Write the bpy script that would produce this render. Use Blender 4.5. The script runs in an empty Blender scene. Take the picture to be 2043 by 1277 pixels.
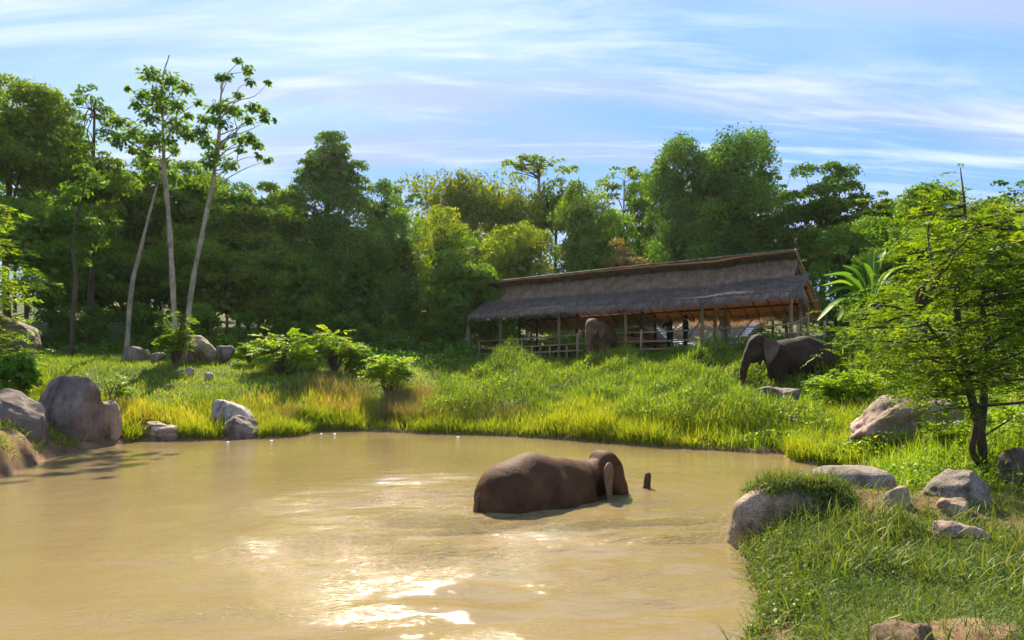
import bpy, math
import numpy as np
from math import radians, sin, cos, pi

S = bpy.context.scene
COL = S.collection

# ------------------------------------------------------------------ camera, sky, sun, exposure
EYE = 2.0          # camera height above the water (water is z = 0)
F = 1362.0         # focal length in photograph pixels (24 mm on 36 mm, 2043 px wide)
HV = 750.0         # photograph row of the horizon
cam_data = bpy.data.cameras.new('camera')
cam = bpy.data.objects.new('camera', cam_data)
COL.objects.link(cam)
cam.location = (0, 0, EYE)
cam.rotation_euler = (radians(90), 0, 0)
cam_data.sensor_width = 36
cam_data.lens = 24
cam_data.shift_y = (HV - 638.5) / 2043
cam_data.clip_start = 0.1
cam_data.clip_end = 2000
S.camera = cam

SUN_EL, SUN_AZ = 42.0, -9.0       # azimuth from +Y, negative = to the left
world = bpy.data.worlds.new('World')
S.world = world
world.use_nodes = True
def build_world():
    nt = world.node_tree
    nt.nodes.clear()
    N = nt.nodes.new
    L = nt.links.new
    out = N('ShaderNodeOutputWorld'); bg = N('ShaderNodeBackground')
    sky = N('ShaderNodeTexSky'); sky.sky_type = 'NISHITA'; sky.sun_disc = False
    sky.sun_elevation = radians(SUN_EL); sky.sun_rotation = radians(SUN_AZ)
    sky.air_density = 1.0; sky.dust_density = 0.5; sky.ozone_density = 2.0
    tc = N('ShaderNodeTexCoord')
    sep = N('ShaderNodeSeparateXYZ'); L(tc.outputs['Generated'], sep.inputs[0])
    def math_(op, a, b=None, clamp=False):
        m = N('ShaderNodeMath'); m.operation = op; m.use_clamp = clamp
        for i, v in enumerate((a, b)):
            if v is None: continue
            if isinstance(v, (int, float)): m.inputs[i].default_value = v
            else: L(v, m.inputs[i])
        return m.outputs[0]
    zc = math_('ADD', math_('MAXIMUM', sep.outputs[2], 0.0), 0.16)
    px = math_('DIVIDE', sep.outputs[0], zc); py = math_('DIVIDE', sep.outputs[1], zc)
    comb = N('ShaderNodeCombineXYZ'); L(px, comb.inputs[0]); L(py, comb.inputs[1])
    def noise(scale, rot, sx, sy, detail=7, rough=0.55, dist=0.0, off=(0, 0, 0)):
        mp = N('ShaderNodeMapping'); L(comb.outputs[0], mp.inputs[0])
        mp.inputs['Rotation'].default_value = (0, 0, radians(rot))
        mp.inputs['Scale'].default_value = (sx, sy, 1); mp.inputs['Location'].default_value = off
        n = N('ShaderNodeTexNoise'); L(mp.outputs[0], n.inputs['Vector'])
        n.inputs['Scale'].default_value = scale; n.inputs['Detail'].default_value = detail
        n.inputs['Roughness'].default_value = rough; n.inputs['Distortion'].default_value = dist
        return n.outputs['Fac']
    def ramp(v, a, b):
        r = N('ShaderNodeMapRange'); r.interpolation_type = 'SMOOTHSTEP'; L(v, r.inputs[0])
        r.inputs[1].default_value = a; r.inputs[2].default_value = b
        return r.outputs[0]
    def mix(fac, a, b):
        m = N('ShaderNodeMix'); m.data_type = 'RGBA'
        if isinstance(fac, (int, float)): m.inputs[0].default_value = fac
        else: L(fac, m.inputs[0])
        for i, v in ((6, a), (7, b)):
            if isinstance(v, tuple): m.inputs[i].default_value = (*v, 1)
            else: L(v, m.inputs[i])
        return m.outputs[2]
    veil = ramp(noise(0.9, 12, 0.7, 1.5, 6, 0.5, 0.5, (3, 1, 0)), 0.34, 0.66)
    wisp = ramp(noise(1.3, 32, 0.5, 2.6, 9, 0.6, 0.8, (0.4, 2.2, 0)), 0.47, 0.70)
    grey = ramp(noise(1.0, 8, 0.5, 2.2, 6, 0.5, 0.4, (7, 4, 0)), 0.45, 0.62)
    base = mix(0.86, sky.outputs[0], (1.2, 2.65, 5.6))
    c1 = mix(math_('MULTIPLY', veil, 0.6), base, (3.5, 4.6, 5.8))
    c2 = mix(math_('MULTIPLY', grey, 0.75), c1, (2.75, 3.25, 5.4))
    c3 = mix(math_('MULTIPLY', wisp, 0.75), c2, (5.0, 5.5, 6.1))
    wisp2 = ramp(noise(2.7, 21, 0.4, 3.0, 8, 0.6, 0.7, (5.1, 0.7, 0)), 0.5, 0.72)
    c4 = mix(math_('MULTIPLY', wisp2, 0.5), c3, (4.7, 5.3, 6.0))
    L(c4, bg.inputs['Color'])
    bg.inputs['Strength'].default_value = 0.064
    L(bg.outputs[0], out.inputs[0])
build_world()
sun_data = bpy.data.lights.new('sun', 'SUN')
sun = bpy.data.objects.new('sun', sun_data)
COL.objects.link(sun)
sun_data.energy = 5.0
sun_data.angle = radians(0.55)
sun_data.color = (1.0, 0.88, 0.66)
sun.rotation_euler = (radians(90 - SUN_EL), 0, radians(180 - SUN_AZ))
sun.location = (-10, 40, 40)
S.view_settings.view_transform = 'Standard'
S.view_settings.look = 'None'
S.view_settings.exposure = 1.65
S.view_settings.gamma = 1
S.view_settings.use_curve_mapping = False
S.render.engine = 'CYCLES'
S.cycles.max_bounces = 7
S.cycles.diffuse_bounces = 3
S.cycles.transmission_bounces = 4
S.cycles.glossy_bounces = 3
S.cycles.sample_clamp_indirect = 6
S.cycles.use_denoising = True

# ------------------------------------------------------------------ small helpers
def P(u, v, Y):
    """world point seen at photograph pixel (u, v) at depth Y"""
    return np.array([(u - 1021.5) / F * Y, Y, EYE + (HV - v) / F * Y])
def px(n, Y):
    return n * Y / F

def tag(o, label=None, cat=None, group=None, kind=None):
    if label: o['label'] = label
    if cat: o['category'] = cat
    if group: o['group'] = group
    if kind: o['kind'] = kind
    return o

def empty(name, loc, label, cat, group=None, rz=0.0, scale=1.0):
    o = bpy.data.objects.new(name, None)
    COL.objects.link(o)
    o.location = tuple(float(c) for c in loc)
    o.rotation_euler = (0, 0, rz)
    o.scale = (scale,) * 3
    o.empty_display_size = 0.3
    return tag(o, label, cat, group)

class G:
    """collects quads / triangles and links them as ONE mesh object"""
    def __init__(s):
        s.v = []; s.q = []; s.t = []; s.a = []; s.n = 0
    def add(s, v, q=None, t=None, tint=None):
        v = np.asarray(v, float).reshape(-1, 3)
        s.v.append(v)
        if q is not None and len(q): s.q.append(np.asarray(q, np.int64).reshape(-1, 4) + s.n)
        if t is not None and len(t): s.t.append(np.asarray(t, np.int64).reshape(-1, 3) + s.n)
        if tint is None: tint = np.full(len(v), 0.5)
        s.a.append(np.broadcast_to(np.asarray(tint, float), (len(v),)) if np.ndim(tint) == 0 else np.asarray(tint, float))
        s.n += len(v)
        return s
    def mesh(s, name, mat, smooth=False):
        me = bpy.data.meshes.new(name)
        v = np.concatenate(s.v)
        q = np.concatenate(s.q) if s.q else np.zeros((0, 4), np.int64)
        t = np.concatenate(s.t) if s.t else np.zeros((0, 3), np.int64)
        me.vertices.add(len(v)); me.vertices.foreach_set('co', v.astype(np.float32).ravel())
        nl = q.size + t.size
        me.loops.add(nl); me.loops.foreach_set('vertex_index', np.concatenate([q.ravel(), t.ravel()]).astype(np.int32))
        st = np.concatenate([np.arange(len(q)) * 4, q.size + np.arange(len(t)) * 3]).astype(np.int32)
        me.polygons.add(len(st)); me.polygons.foreach_set('loop_start', st)
        if smooth: me.polygons.foreach_set('use_smooth', np.ones(len(st), bool))
        at = me.attributes.new('tint', 'FLOAT', 'POINT')
        at.data.foreach_set('value', np.concatenate(s.a).astype(np.float32))
        me.update(calc_edges=True)
        me.materials.append(mat)
        return me
    def build(s, name, mat, parent=None, smooth=False, loc=None):
        o = bpy.data.objects.new(name, s.mesh(name, mat, smooth))
        COL.objects.link(o)
        if parent is not None: o.parent = parent
        if loc is not None: o.location = tuple(float(c) for c in loc)
        return o

def unit(a):
    a = np.asarray(a, float)
    return a / np.maximum(np.linalg.norm(a, axis=-1, keepdims=True), 1e-9)

def frame_of(d):
    d = unit(d)
    up = np.where(np.abs(d[..., 2:3]) > 0.95, np.array([1.0, 0, 0]), np.array([0, 0, 1.0]))
    a = unit(np.cross(d, up)); b = np.cross(a, d)
    return a, b

def tube(g, pts, rad, n=8, tint=0.5, cap=True):
    pts = np.asarray(pts, float); rad = np.broadcast_to(np.asarray(rad, float), (len(pts),))
    d = np.gradient(pts, axis=0)
    a, b = frame_of(d)
    for i in range(1, len(pts)):                       # keep the frame from flipping
        if np.dot(a[i], a[i - 1]) < 0: a[i] = -a[i]; b[i] = -b[i]
    th = np.arange(n) / n * 2 * pi
    ring = np.cos(th)[None, :, None] * a[:, None] + np.sin(th)[None, :, None] * b[:, None]
    v = (pts[:, None] + ring * rad[:, None, None]).reshape(-1, 3)
    i, j = np.meshgrid(np.arange(len(pts) - 1), np.arange(n), indexing='ij')
    q = np.stack([i * n + j, i * n + (j + 1) % n, (i + 1) * n + (j + 1) % n, (i + 1) * n + j], -1).reshape(-1, 4)
    t = []
    if cap:
        v = np.concatenate([v, pts[:1], pts[-1:]]); m = len(pts) * n; e = (len(pts) - 1) * n
        t = [[m, (k + 1) % n, k] for k in range(n)] + [[m + 1, e + k, e + (k + 1) % n] for k in range(n)]
    g.add(v, q, t, tint)

def smooth_path(pts, k=5):
    """Catmull-Rom through the points"""
    p = np.asarray(pts, float)
    p = np.concatenate([2 * p[:1] - p[1:2], p, 2 * p[-1:] - p[-2:-1]])
    out = []
    for i in range(1, len(p) - 2):
        for t in np.arange(k) / k:
            a, b, c, d = p[i - 1], p[i], p[i + 1], p[i + 2]
            out.append(0.5 * (2 * b + (c - a) * t + (2 * a - 5 * b + 4 * c - d) * t * t + (3 * b - a - 3 * c + d) * t ** 3))
    out.append(p[-2])
    return np.array(out)

def box(g, lo, hi, tint=0.5):
    x0, y0, z0 = lo; x1, y1, z1 = hi
    v = [(x0, y0, z0), (x1, y0, z0), (x1, y1, z0), (x0, y1, z0), (x0, y0, z1), (x1, y0, z1), (x1, y1, z1), (x0, y1, z1)]
    g.add(v, [(0, 3, 2, 1), (4, 5, 6, 7), (0, 1, 5, 4), (1, 2, 6, 5), (2, 3, 7, 6), (3, 0, 4, 7)], tint=tint)

# --- lattice value noise
def _h(i, j, k, seed):
    n = (i * 374761393 + j * 668265263 + k * 1274126177 + seed * 974634777) & 0x7fffffff
    n = ((n ^ (n >> 13)) * 1274126177) & 0x7fffffff
    return ((n ^ (n >> 16)) & 0xffff) / 65535.0
def vnoise(p, seed=0):
    p = np.asarray(p, float)
    i = np.floor(p).astype(np.int64); f = p - i
    f = f * f * f * (f * (f * 6 - 15) + 10)
    x, y, z = i[..., 0], i[..., 1], i[..., 2]
    r = 0
    for a in (0, 1):
        for b in (0, 1):
            for c in (0, 1):
                w = (f[..., 0] if a else 1 - f[..., 0]) * (f[..., 1] if b else 1 - f[..., 1]) * (f[..., 2] if c else 1 - f[..., 2])
                r = r + w * _h(x + a, y + b, z + c, seed)
    return r * 2 - 1
def fbm(p, octv=4, seed=0, gain=0.5):
    p = np.asarray(p, float); r = 0; a = 1.0
    for o in range(octv):
        r = r + a * vnoise(p * 2 ** o + 17.3 * o, seed + o); a *= gain
    return r
def noise2(x, y, scale, seed=0, octv=3):
    return fbm(np.stack([np.asarray(x) * scale, np.asarray(y) * scale, np.zeros_like(np.asarray(x, float)) + 0.5], -1), octv, seed)

# ------------------------------------------------------------------ materials
def new_mat(name):
    m = bpy.data.materials.new(name); m.use_nodes = True
    m.node_tree.nodes.clear()
    return m, m.node_tree.nodes.new, m.node_tree.links.new
def ramp_node(N, stops):
    r = N('ShaderNodeValToRGB')
    e = r.color_ramp.elements
    while len(e) < len(stops): e.new(0.5)
    for k, (p, c) in enumerate(stops):
        e[k].position = p; e[k].color = (*c, 1)
    return r
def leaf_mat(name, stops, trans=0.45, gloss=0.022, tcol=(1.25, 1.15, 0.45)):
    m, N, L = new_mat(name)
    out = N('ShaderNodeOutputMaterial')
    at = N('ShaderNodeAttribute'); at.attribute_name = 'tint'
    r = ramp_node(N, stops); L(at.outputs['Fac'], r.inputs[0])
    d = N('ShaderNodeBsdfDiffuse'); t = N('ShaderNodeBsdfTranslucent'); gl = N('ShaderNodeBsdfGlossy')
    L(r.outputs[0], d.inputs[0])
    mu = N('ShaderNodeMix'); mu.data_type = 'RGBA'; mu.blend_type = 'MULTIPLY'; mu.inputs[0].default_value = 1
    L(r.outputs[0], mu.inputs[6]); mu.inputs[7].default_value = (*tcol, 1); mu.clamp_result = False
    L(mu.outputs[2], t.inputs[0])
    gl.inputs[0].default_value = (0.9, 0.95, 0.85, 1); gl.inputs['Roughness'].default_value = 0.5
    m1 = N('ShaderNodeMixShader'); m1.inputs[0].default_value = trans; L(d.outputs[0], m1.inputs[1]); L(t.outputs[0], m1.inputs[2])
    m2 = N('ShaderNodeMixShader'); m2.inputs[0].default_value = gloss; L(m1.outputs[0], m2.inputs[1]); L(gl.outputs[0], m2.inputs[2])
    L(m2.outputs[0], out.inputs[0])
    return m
def solid_mat(name, stops, scale=4.0, rough=0.8, bump=0.3, bscale=20.0, detail=6, stretch=(1, 1, 1), spec=0.3, dist=0.02, use_tint=False, coords='Object', coat=0.0):
    m, N, L = new_mat(name)
    out = N('ShaderNodeOutputMaterial'); b = N('ShaderNodeBsdfPrincipled'); L(b.outputs[0], out.inputs[0])
    tc = N('ShaderNodeTexCoord'); mp = N('ShaderNodeMapping'); L(tc.outputs[coords], mp.inputs[0]); mp.inputs['Scale'].default_value = stretch
    n = N('ShaderNodeTexNoise'); L(mp.outputs[0], n.inputs['Vector']); n.inputs['Scale'].default_value = scale; n.inputs['Detail'].default_value = detail; n.inputs['Roughness'].default_value = 0.62
    r = ramp_node(N, stops)
    if use_tint:
        at = N('ShaderNodeAttribute'); at.attribute_name = 'tint'
        ad = N('ShaderNodeMath'); ad.operation = 'ADD'; L(n.outputs['Fac'], ad.inputs[0])
        su = N('ShaderNodeMath'); su.operation = 'MULTIPLY_ADD'; L(at.outputs['Fac'], su.inputs[0]); su.inputs[1].default_value = 0.8; su.inputs[2].default_value = -0.4
        L(su.outputs[0], ad.inputs[1]); L(ad.outputs[0], r.inputs[0])
    else:
        L(n.outputs['Fac'], r.inputs[0])
    L(r.outputs[0], b.inputs['Base Color'])
    b.inputs['Roughness'].default_value = rough; b.inputs['Specular IOR Level'].default_value = spec
    if coat: b.inputs['Coat Weight'].default_value = coat; b.inputs['Coat Roughness'].default_value = 0.3
    if bump:
        n2 = N('ShaderNodeTexNoise'); L(mp.outputs[0], n2.inputs['Vector']); n2.inputs['Scale'].default_value = bscale; n2.inputs['Detail'].default_value = 5
        bp = N('ShaderNodeBump'); bp.inputs['Strength'].default_value = bump; bp.inputs['Distance'].default_value = dist
        L(n2.outputs['Fac'], bp.inputs['Height']); L(bp.outputs[0], b.inputs['Normal'])
    return m

M = {}
M['leaf_deep'] = leaf_mat('leaf_deep', [(0, (0.0367, 0.088, 0.006)), (0.5, (0.078, 0.1802, 0.0113)), (1, (0.1722, 0.2969, 0.0174))], 0.5)
M['leaf_green'] = leaf_mat('leaf_green', [(0, (0.0444, 0.1087, 0.0053)), (0.5, (0.0991, 0.2157, 0.0092)), (1, (0.2051, 0.3187, 0.0145))], 0.52)
M['leaf_olive'] = leaf_mat('leaf_olive', [(0, (0.0501, 0.113, 0.0056)), (0.5, (0.1225, 0.2192, 0.0091)), (1, (0.2296, 0.3238, 0.014))], 0.52)
M['leaf_yellow'] = leaf_mat('leaf_yellow', [(0, (0.0638, 0.1222, 0.0063)), (0.5, (0.1811, 0.2587, 0.0105)), (1, (0.3195, 0.345, 0.0175))], 0.55)
M['leaf_pinkish'] = leaf_mat('leaf_pinkish', [(0, (0.075, 0.1, 0.02)), (0.5, (0.2125, 0.175, 0.04)), (1, (0.35, 0.2125, 0.09))], 0.45)
M['leaf_bright'] = leaf_mat('leaf_bright', [(0, (0.0675, 0.156, 0.0096)), (0.5, (0.1688, 0.2964, 0.016)), (1, (0.3375, 0.4056, 0.024))], 0.5)
M['leaf_feather'] = leaf_mat('leaf_feather', [(0, (0.0571, 0.101, 0.0066)), (0.5, (0.1305, 0.1863, 0.0092)), (1, (0.2447, 0.2794, 0.0132))], 0.52)
M['leaf_banana'] = leaf_mat('leaf_banana', [(0, (0.048, 0.14, 0.015)), (0.5, (0.096, 0.224, 0.025)), (1, (0.192, 0.308, 0.04))], 0.5, 0.02)
M['grass_bright'] = leaf_mat('grass_bright', [(0, (0.08, 0.15, 0.008)), (0.45, (0.2, 0.27, 0.012)), (0.8, (0.36, 0.37, 0.02)), (1, (0.4, 0.3, 0.08))], 0.5)
M['grass_weed'] = leaf_mat('grass_weed', [(0, (0.069, 0.1365, 0.008)), (0.5, (0.1782, 0.2678, 0.0176)), (0.85, (0.3335, 0.3675, 0.032)), (1, (0.368, 0.315, 0.072))], 0.45)
M['grass_meadow'] = leaf_mat('grass_meadow', [(0, (0.09, 0.18, 0.008)), (0.5, (0.198, 0.288, 0.01)), (1, (0.36, 0.378, 0.02))], 0.45)
M['grass_turf'] = leaf_mat('grass_turf', [(0, (0.032, 0.0723, 0.0064)), (0.5, (0.08, 0.136, 0.0096)), (0.8, (0.16, 0.187, 0.02)), (1, (0.2, 0.18, 0.05))], 0.45)
M['grass_dry'] = leaf_mat('grass_dry', [(0, (0.12, 0.13, 0.03)), (0.5, (0.22, 0.18, 0.07)), (1, (0.34, 0.24, 0.13))], 0.4)
M['bark_pale'] = solid_mat('bark_pale', [(0.3, (0.14, 0.10, 0.07)), (0.55, (0.33, 0.26, 0.19)), (0.75, (0.45, 0.38, 0.30))], 5, 0.85, 0.5, 14, stretch=(1, 1, 0.5))
M['bark'] = solid_mat('bark', [(0.3, (0.035, 0.024, 0.016)), (0.6, (0.09, 0.062, 0.042)), (0.8, (0.15, 0.11, 0.08))], 6, 0.9, 0.6, 18, stretch=(1, 1, 0.3))
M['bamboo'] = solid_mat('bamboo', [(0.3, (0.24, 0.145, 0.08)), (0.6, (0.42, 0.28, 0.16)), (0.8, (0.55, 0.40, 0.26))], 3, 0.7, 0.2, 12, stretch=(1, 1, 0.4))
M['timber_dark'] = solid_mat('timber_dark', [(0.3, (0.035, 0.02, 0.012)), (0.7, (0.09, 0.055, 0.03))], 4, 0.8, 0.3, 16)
M['thatch_grey'] = solid_mat('thatch_grey', [(0.2, (0.075, 0.052, 0.042)), (0.5, (0.165, 0.12, 0.098)), (0.85, (0.30, 0.235, 0.20))], 2.5, 0.9, 0.4, 30, use_tint=True)
M['thatch_brown'] = solid_mat('thatch_brown', [(0.2, (0.10, 0.06, 0.037)), (0.5, (0.19, 0.12, 0.078)), (0.85, (0.31, 0.21, 0.14))], 2.5, 0.9, 0.4, 30, use_tint=True)
M['bamboo_ceiling'] = solid_mat('bamboo_ceiling', [(0.2, (0.22, 0.10, 0.035)), (0.5, (0.40, 0.20, 0.07)), (0.85, (0.52, 0.30, 0.12))], 2.0, 0.7, 0.2, 25, use_tint=True)
M['thatch_thin'] = leaf_mat('thatch_thin', [(0, (0.34, 0.1995, 0.092)), (0.5, (0.4675, 0.304, 0.1495)), (1, (0.5, 0.399, 0.23))], 0.4, 0.0, (1.0, 0.86, 0.62))
M['roof_sheet'] = solid_mat('roof_sheet', [(0.3, (0.10, 0.07, 0.05)), (0.7, (0.24, 0.19, 0.15))], 3, 0.7, 0.2, 20)
M['scale_white'] = solid_mat('scale_white', [(0.3, (0.55, 0.52, 0.5)), (0.7, (0.8, 0.78, 0.76))], 8, 0.7, 0.1, 20)
M['canvas_brown'] = solid_mat('canvas_brown', [(0.3, (0.12, 0.06, 0.04)), (0.7, (0.22, 0.12, 0.08))], 2, 0.85, 0.2, 9)
M['board_tan'] = solid_mat('board_tan', [(0.3, (0.34, 0.2, 0.08)), (0.7, (0.5, 0.32, 0.14))], 2, 0.8, 0.2, 9)
M['cloth_black'] = solid_mat('cloth_black', [(0.3, (0.008, 0.008, 0.009)), (0.7, (0.018, 0.018, 0.02))], 6, 0.9, 0.2, 30)
M['cloth_teal'] = solid_mat('cloth_teal', [(0.3, (0.006, 0.02, 0.028)), (0.7, (0.012, 0.035, 0.045))], 6, 0.9, 0.2, 30)
M['cloth_pale'] = solid_mat('cloth_pale', [(0.3, (0.36, 0.28, 0.27)), (0.7, (0.5, 0.42, 0.41))], 6, 0.9, 0.2, 30)
M['cloth_white'] = solid_mat('cloth_white', [(0.3, (0.5, 0.55, 0.66)), (0.7, (0.7, 0.74, 0.82))], 6, 0.9, 0.2, 30)
M['skin_human'] = solid_mat('skin_human', [(0.3, (0.28, 0.15, 0.09)), (0.7, (0.38, 0.22, 0.14))], 6, 0.6, 0.05, 30)
M['hair'] = solid_mat('hair', [(0.3, (0.008, 0.006, 0.005)), (0.7, (0.02, 0.015, 0.012))], 9, 0.5, 0.2, 40)
M['foam'] = solid_mat('foam', [(0.3, (0.7, 0.68, 0.62)), (0.7, (0.85, 0.83, 0.8))], 9, 0.6, 0.2, 40)
M['eye'] = solid_mat('eye', [(0.3, (0.01, 0.006, 0.004)), (0.7, (0.02, 0.012, 0.008))], 9, 0.2, 0)

def rock_mat(name, dark, mid, light, scale=1.6):
    m, N, L = new_mat(name)
    out = N('ShaderNodeOutputMaterial'); b = N('ShaderNodeBsdfPrincipled'); L(b.outputs[0], out.inputs[0])
    tc = N('ShaderNodeTexCoord')
    n = N('ShaderNodeTexNoise'); L(tc.outputs['Object'], n.inputs['Vector']); n.inputs['Scale'].default_value = scale; n.inputs['Detail'].default_value = 9; n.inputs['Roughness'].default_value = 0.68
    r = ramp_node(N, [(0.3, dark), (0.5, mid), (0.72, light)]); L(n.outputs['Fac'], r.inputs[0])
    sp = N('ShaderNodeTexNoise'); L(tc.outputs['Object'], sp.inputs['Vector']); sp.inputs['Scale'].default_value = 45; sp.inputs['Detail'].default_value = 3
    r2 = ramp_node(N, [(0.32, (0.45, 0.42, 0.4)), (0.5, (1, 1, 1)), (0.7, (1.35, 1.3, 1.25))]); L(sp.outputs['Fac'], r2.inputs[0])
    mu = N('ShaderNodeMix'); mu.data_type = 'RGBA'; mu.blend_type = 'MULTIPLY'; mu.inputs[0].default_value = 0.85
    L(r.outputs[0], mu.inputs[6]); L(r2.outputs[0], mu.inputs[7])
    mp = N('ShaderNodeMapping'); L(tc.outputs['Object'], mp.inputs[0]); mp.inputs['Scale'].default_value = (4.2, 4.2, 0.6)
    st = N('ShaderNodeTexNoise'); L(mp.outputs[0], st.inputs['Vector']); st.inputs['Scale'].default_value = 1.0; st.inputs['Detail'].default_value = 6
    r3 = ramp_node(N, [(0.36, (0.42, 0.36, 0.32)), (0.52, (1, 1, 1))]); L(st.outputs['Fac'], r3.inputs[0])
    mv = N('ShaderNodeMix'); mv.data_type = 'RGBA'; mv.blend_type = 'MULTIPLY'; mv.inputs[0].default_value = 0.75
    L(mu.outputs[2], mv.inputs[6]); L(r3.outputs[0], mv.inputs[7])
    L(mv.outputs[2], b.inputs['Base Color'])
    b.inputs['Roughness'].default_value = 0.85; b.inputs['Specular IOR Level'].default_value = 0.3
    bn = N('ShaderNodeTexNoise'); L(tc.outputs['Object'], bn.inputs['Vector']); bn.inputs['Scale'].default_value = 9; bn.inputs['Detail'].default_value = 9; bn.inputs['Roughness'].default_value = 0.7
    bp = N('ShaderNodeBump'); bp.inputs['Strength'].default_value = 0.7; bp.inputs['Distance'].default_value = 0.05
    L(bn.outputs['Fac'], bp.inputs['Height']); L(bp.outputs[0], b.inputs['Normal'])
    return m
M['rock_brown'] = rock_mat('rock_brown', (0.06, 0.04, 0.034), (0.16, 0.115, 0.098), (0.27, 0.21, 0.185))
M['rock_grey'] = rock_mat('rock_grey', (0.08, 0.064, 0.052), (0.19, 0.158, 0.128), (0.30, 0.26, 0.215))
M['rock_pink'] = rock_mat('rock_pink', (0.12, 0.075, 0.062), (0.30, 0.21, 0.18), (0.46, 0.35, 0.31))
M['rock_tan'] = rock_mat('rock_tan', (0.12, 0.08, 0.055), (0.30, 0.22, 0.155), (0.42, 0.33, 0.25))
M['rock_soil'] = rock_mat('rock_soil', (0.06, 0.035, 0.02), (0.15, 0.09, 0.05), (0.24, 0.16, 0.095))
M['rock_pale'] = rock_mat('rock_pale', (0.16, 0.14, 0.12), (0.31, 0.275, 0.235), (0.44, 0.40, 0.355))

def ground_mat():
    m, N, L = new_mat('ground')
    out = N('ShaderNodeOutputMaterial'); b = N('ShaderNodeBsdfPrincipled'); L(b.outputs[0], out.inputs[0])
    tc = N('ShaderNodeTexCoord'); at = N('ShaderNodeAttribute'); at.attribute_name = 'tint'
    n = N('ShaderNodeTexNoise'); L(tc.outputs['Object'], n.inputs['Vector']); n.inputs['Scale'].default_value = 1.7; n.inputs['Detail'].default_value = 10; n.inputs['Roughness'].default_value = 0.7
    soil = ramp_node(N, [(0.3, (0.07, 0.038, 0.02)), (0.5, (0.17, 0.098, 0.052)), (0.72, (0.28, 0.19, 0.115))]); L(n.outputs['Fac'], soil.inputs[0])
    turf = ramp_node(N, [(0.3, (0.022, 0.04, 0.008)), (0.5, (0.05, 0.078, 0.014)), (0.72, (0.10, 0.11, 0.025))]); L(n.outputs['Fac'], turf.inputs[0])
    f = N('ShaderNodeMath'); f.operation = 'ADD'; L(at.outputs['Fac'], f.inputs[0])
    g = N('ShaderNodeMath'); g.operation = 'MULTIPLY_ADD'; L(n.outputs['Fac'], g.inputs[0]); g.inputs[1].default_value = 1.4; g.inputs[2].default_value = -0.7
    L(g.outputs[0], f.inputs[1])
    rr = N('ShaderNodeMapRange'); L(f.outputs[0], rr.inputs[0]); rr.inputs[1].default_value = 0.4; rr.inputs[2].default_value = 0.6
    mx = N('ShaderNodeMix'); mx.data_type = 'RGBA'; L(rr.outputs[0], mx.inputs[0]); L(turf.outputs[0], mx.inputs[6]); L(soil.outputs[0], mx.inputs[7])
    L(mx.outputs[2], b.inputs['Base Color']); b.inputs['Roughness'].default_value = 0.95; b.inputs['Specular IOR Level'].default_value = 0.15
    bn = N('ShaderNodeTexNoise'); L(tc.outputs['Object'], bn.inputs['Vector']); bn.inputs['Scale'].default_value = 14; bn.inputs['Detail'].default_value = 8; bn.inputs['Roughness'].default_value = 0.7
    bp = N('ShaderNodeBump'); bp.inputs['Strength'].default_value = 0.9; bp.inputs['Distance'].default_value = 0.06
    L(bn.outputs['Fac'], bp.inputs['Height']); L(bp.outputs[0], b.inputs['Normal'])
    return m
M['ground'] = ground_mat()

def water_mat():
    m, N, L = new_mat('muddy_water')
    out = N('ShaderNodeOutputMaterial'); b = N('ShaderNodeBsdfPrincipled'); L(b.outputs[0], out.inputs[0])
    tc = N('ShaderNodeTexCoord')
    n = N('ShaderNodeTexNoise'); L(tc.outputs['Object'], n.inputs['Vector']); n.inputs['Scale'].default_value = 0.35; n.inputs['Detail'].default_value = 4
    r = ramp_node(N, [(0.3, (0.168, 0.124, 0.056)), (0.7, (0.21, 0.158, 0.076))]); L(n.outputs['Fac'], r.inputs[0])
    L(r.outputs[0], b.inputs['Base Color'])
    b.inputs['Roughness'].default_value = 0.035; b.inputs['IOR'].default_value = 1.33; b.inputs['Specular IOR Level'].default_value = 0.5
    mp = N('ShaderNodeMapping'); L(tc.outputs['Object'], mp.inputs[0]); mp.inputs['Scale'].default_value = (1, 1.9, 1); mp.inputs['Rotation'].default_value = (0, 0, radians(-14))
    n1 = N('ShaderNodeTexNoise'); L(mp.outputs[0], n1.inputs['Vector']); n1.inputs['Scale'].default_value = 7; n1.inputs['Detail'].default_value = 3; n1.inputs['Distortion'].default_value = 0.4
    at = N('ShaderNodeAttribute'); at.attribute_name = 'tint'      # roughness of the surface: ruffled round the elephant
    n2 = N('ShaderNodeTexNoise'); L(mp.outputs[0], n2.inputs['Vector']); n2.inputs['Scale'].default_value = 12; n2.inputs['Detail'].default_value = 3
    mm = N('ShaderNodeMath'); mm.operation = 'MULTIPLY'; L(n2.outputs['Fac'], mm.inputs[0]); L(at.outputs['Fac'], mm.inputs[1])
    ma = N('ShaderNodeMath'); ma.operation = 'MULTIPLY_ADD'; L(mm.outputs[0], ma.inputs[0]); ma.inputs[1].default_value = 1.7
    ml = N('ShaderNodeMath'); ml.operation = 'MULTIPLY'; L(n1.outputs['Fac'], ml.inputs[0]); ml.inputs[1].default_value = 0.22
    L(ml.outputs[0], ma.inputs[2])
    bp = N('ShaderNodeBump'); bp.inputs['Strength'].default_value = 1.0; bp.inputs['Distance'].default_value = 0.035
    L(ma.outputs[0], bp.inputs['Height']); L(bp.outputs[0], b.inputs['Normal'])
    return m
M['water'] = water_mat()

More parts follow.
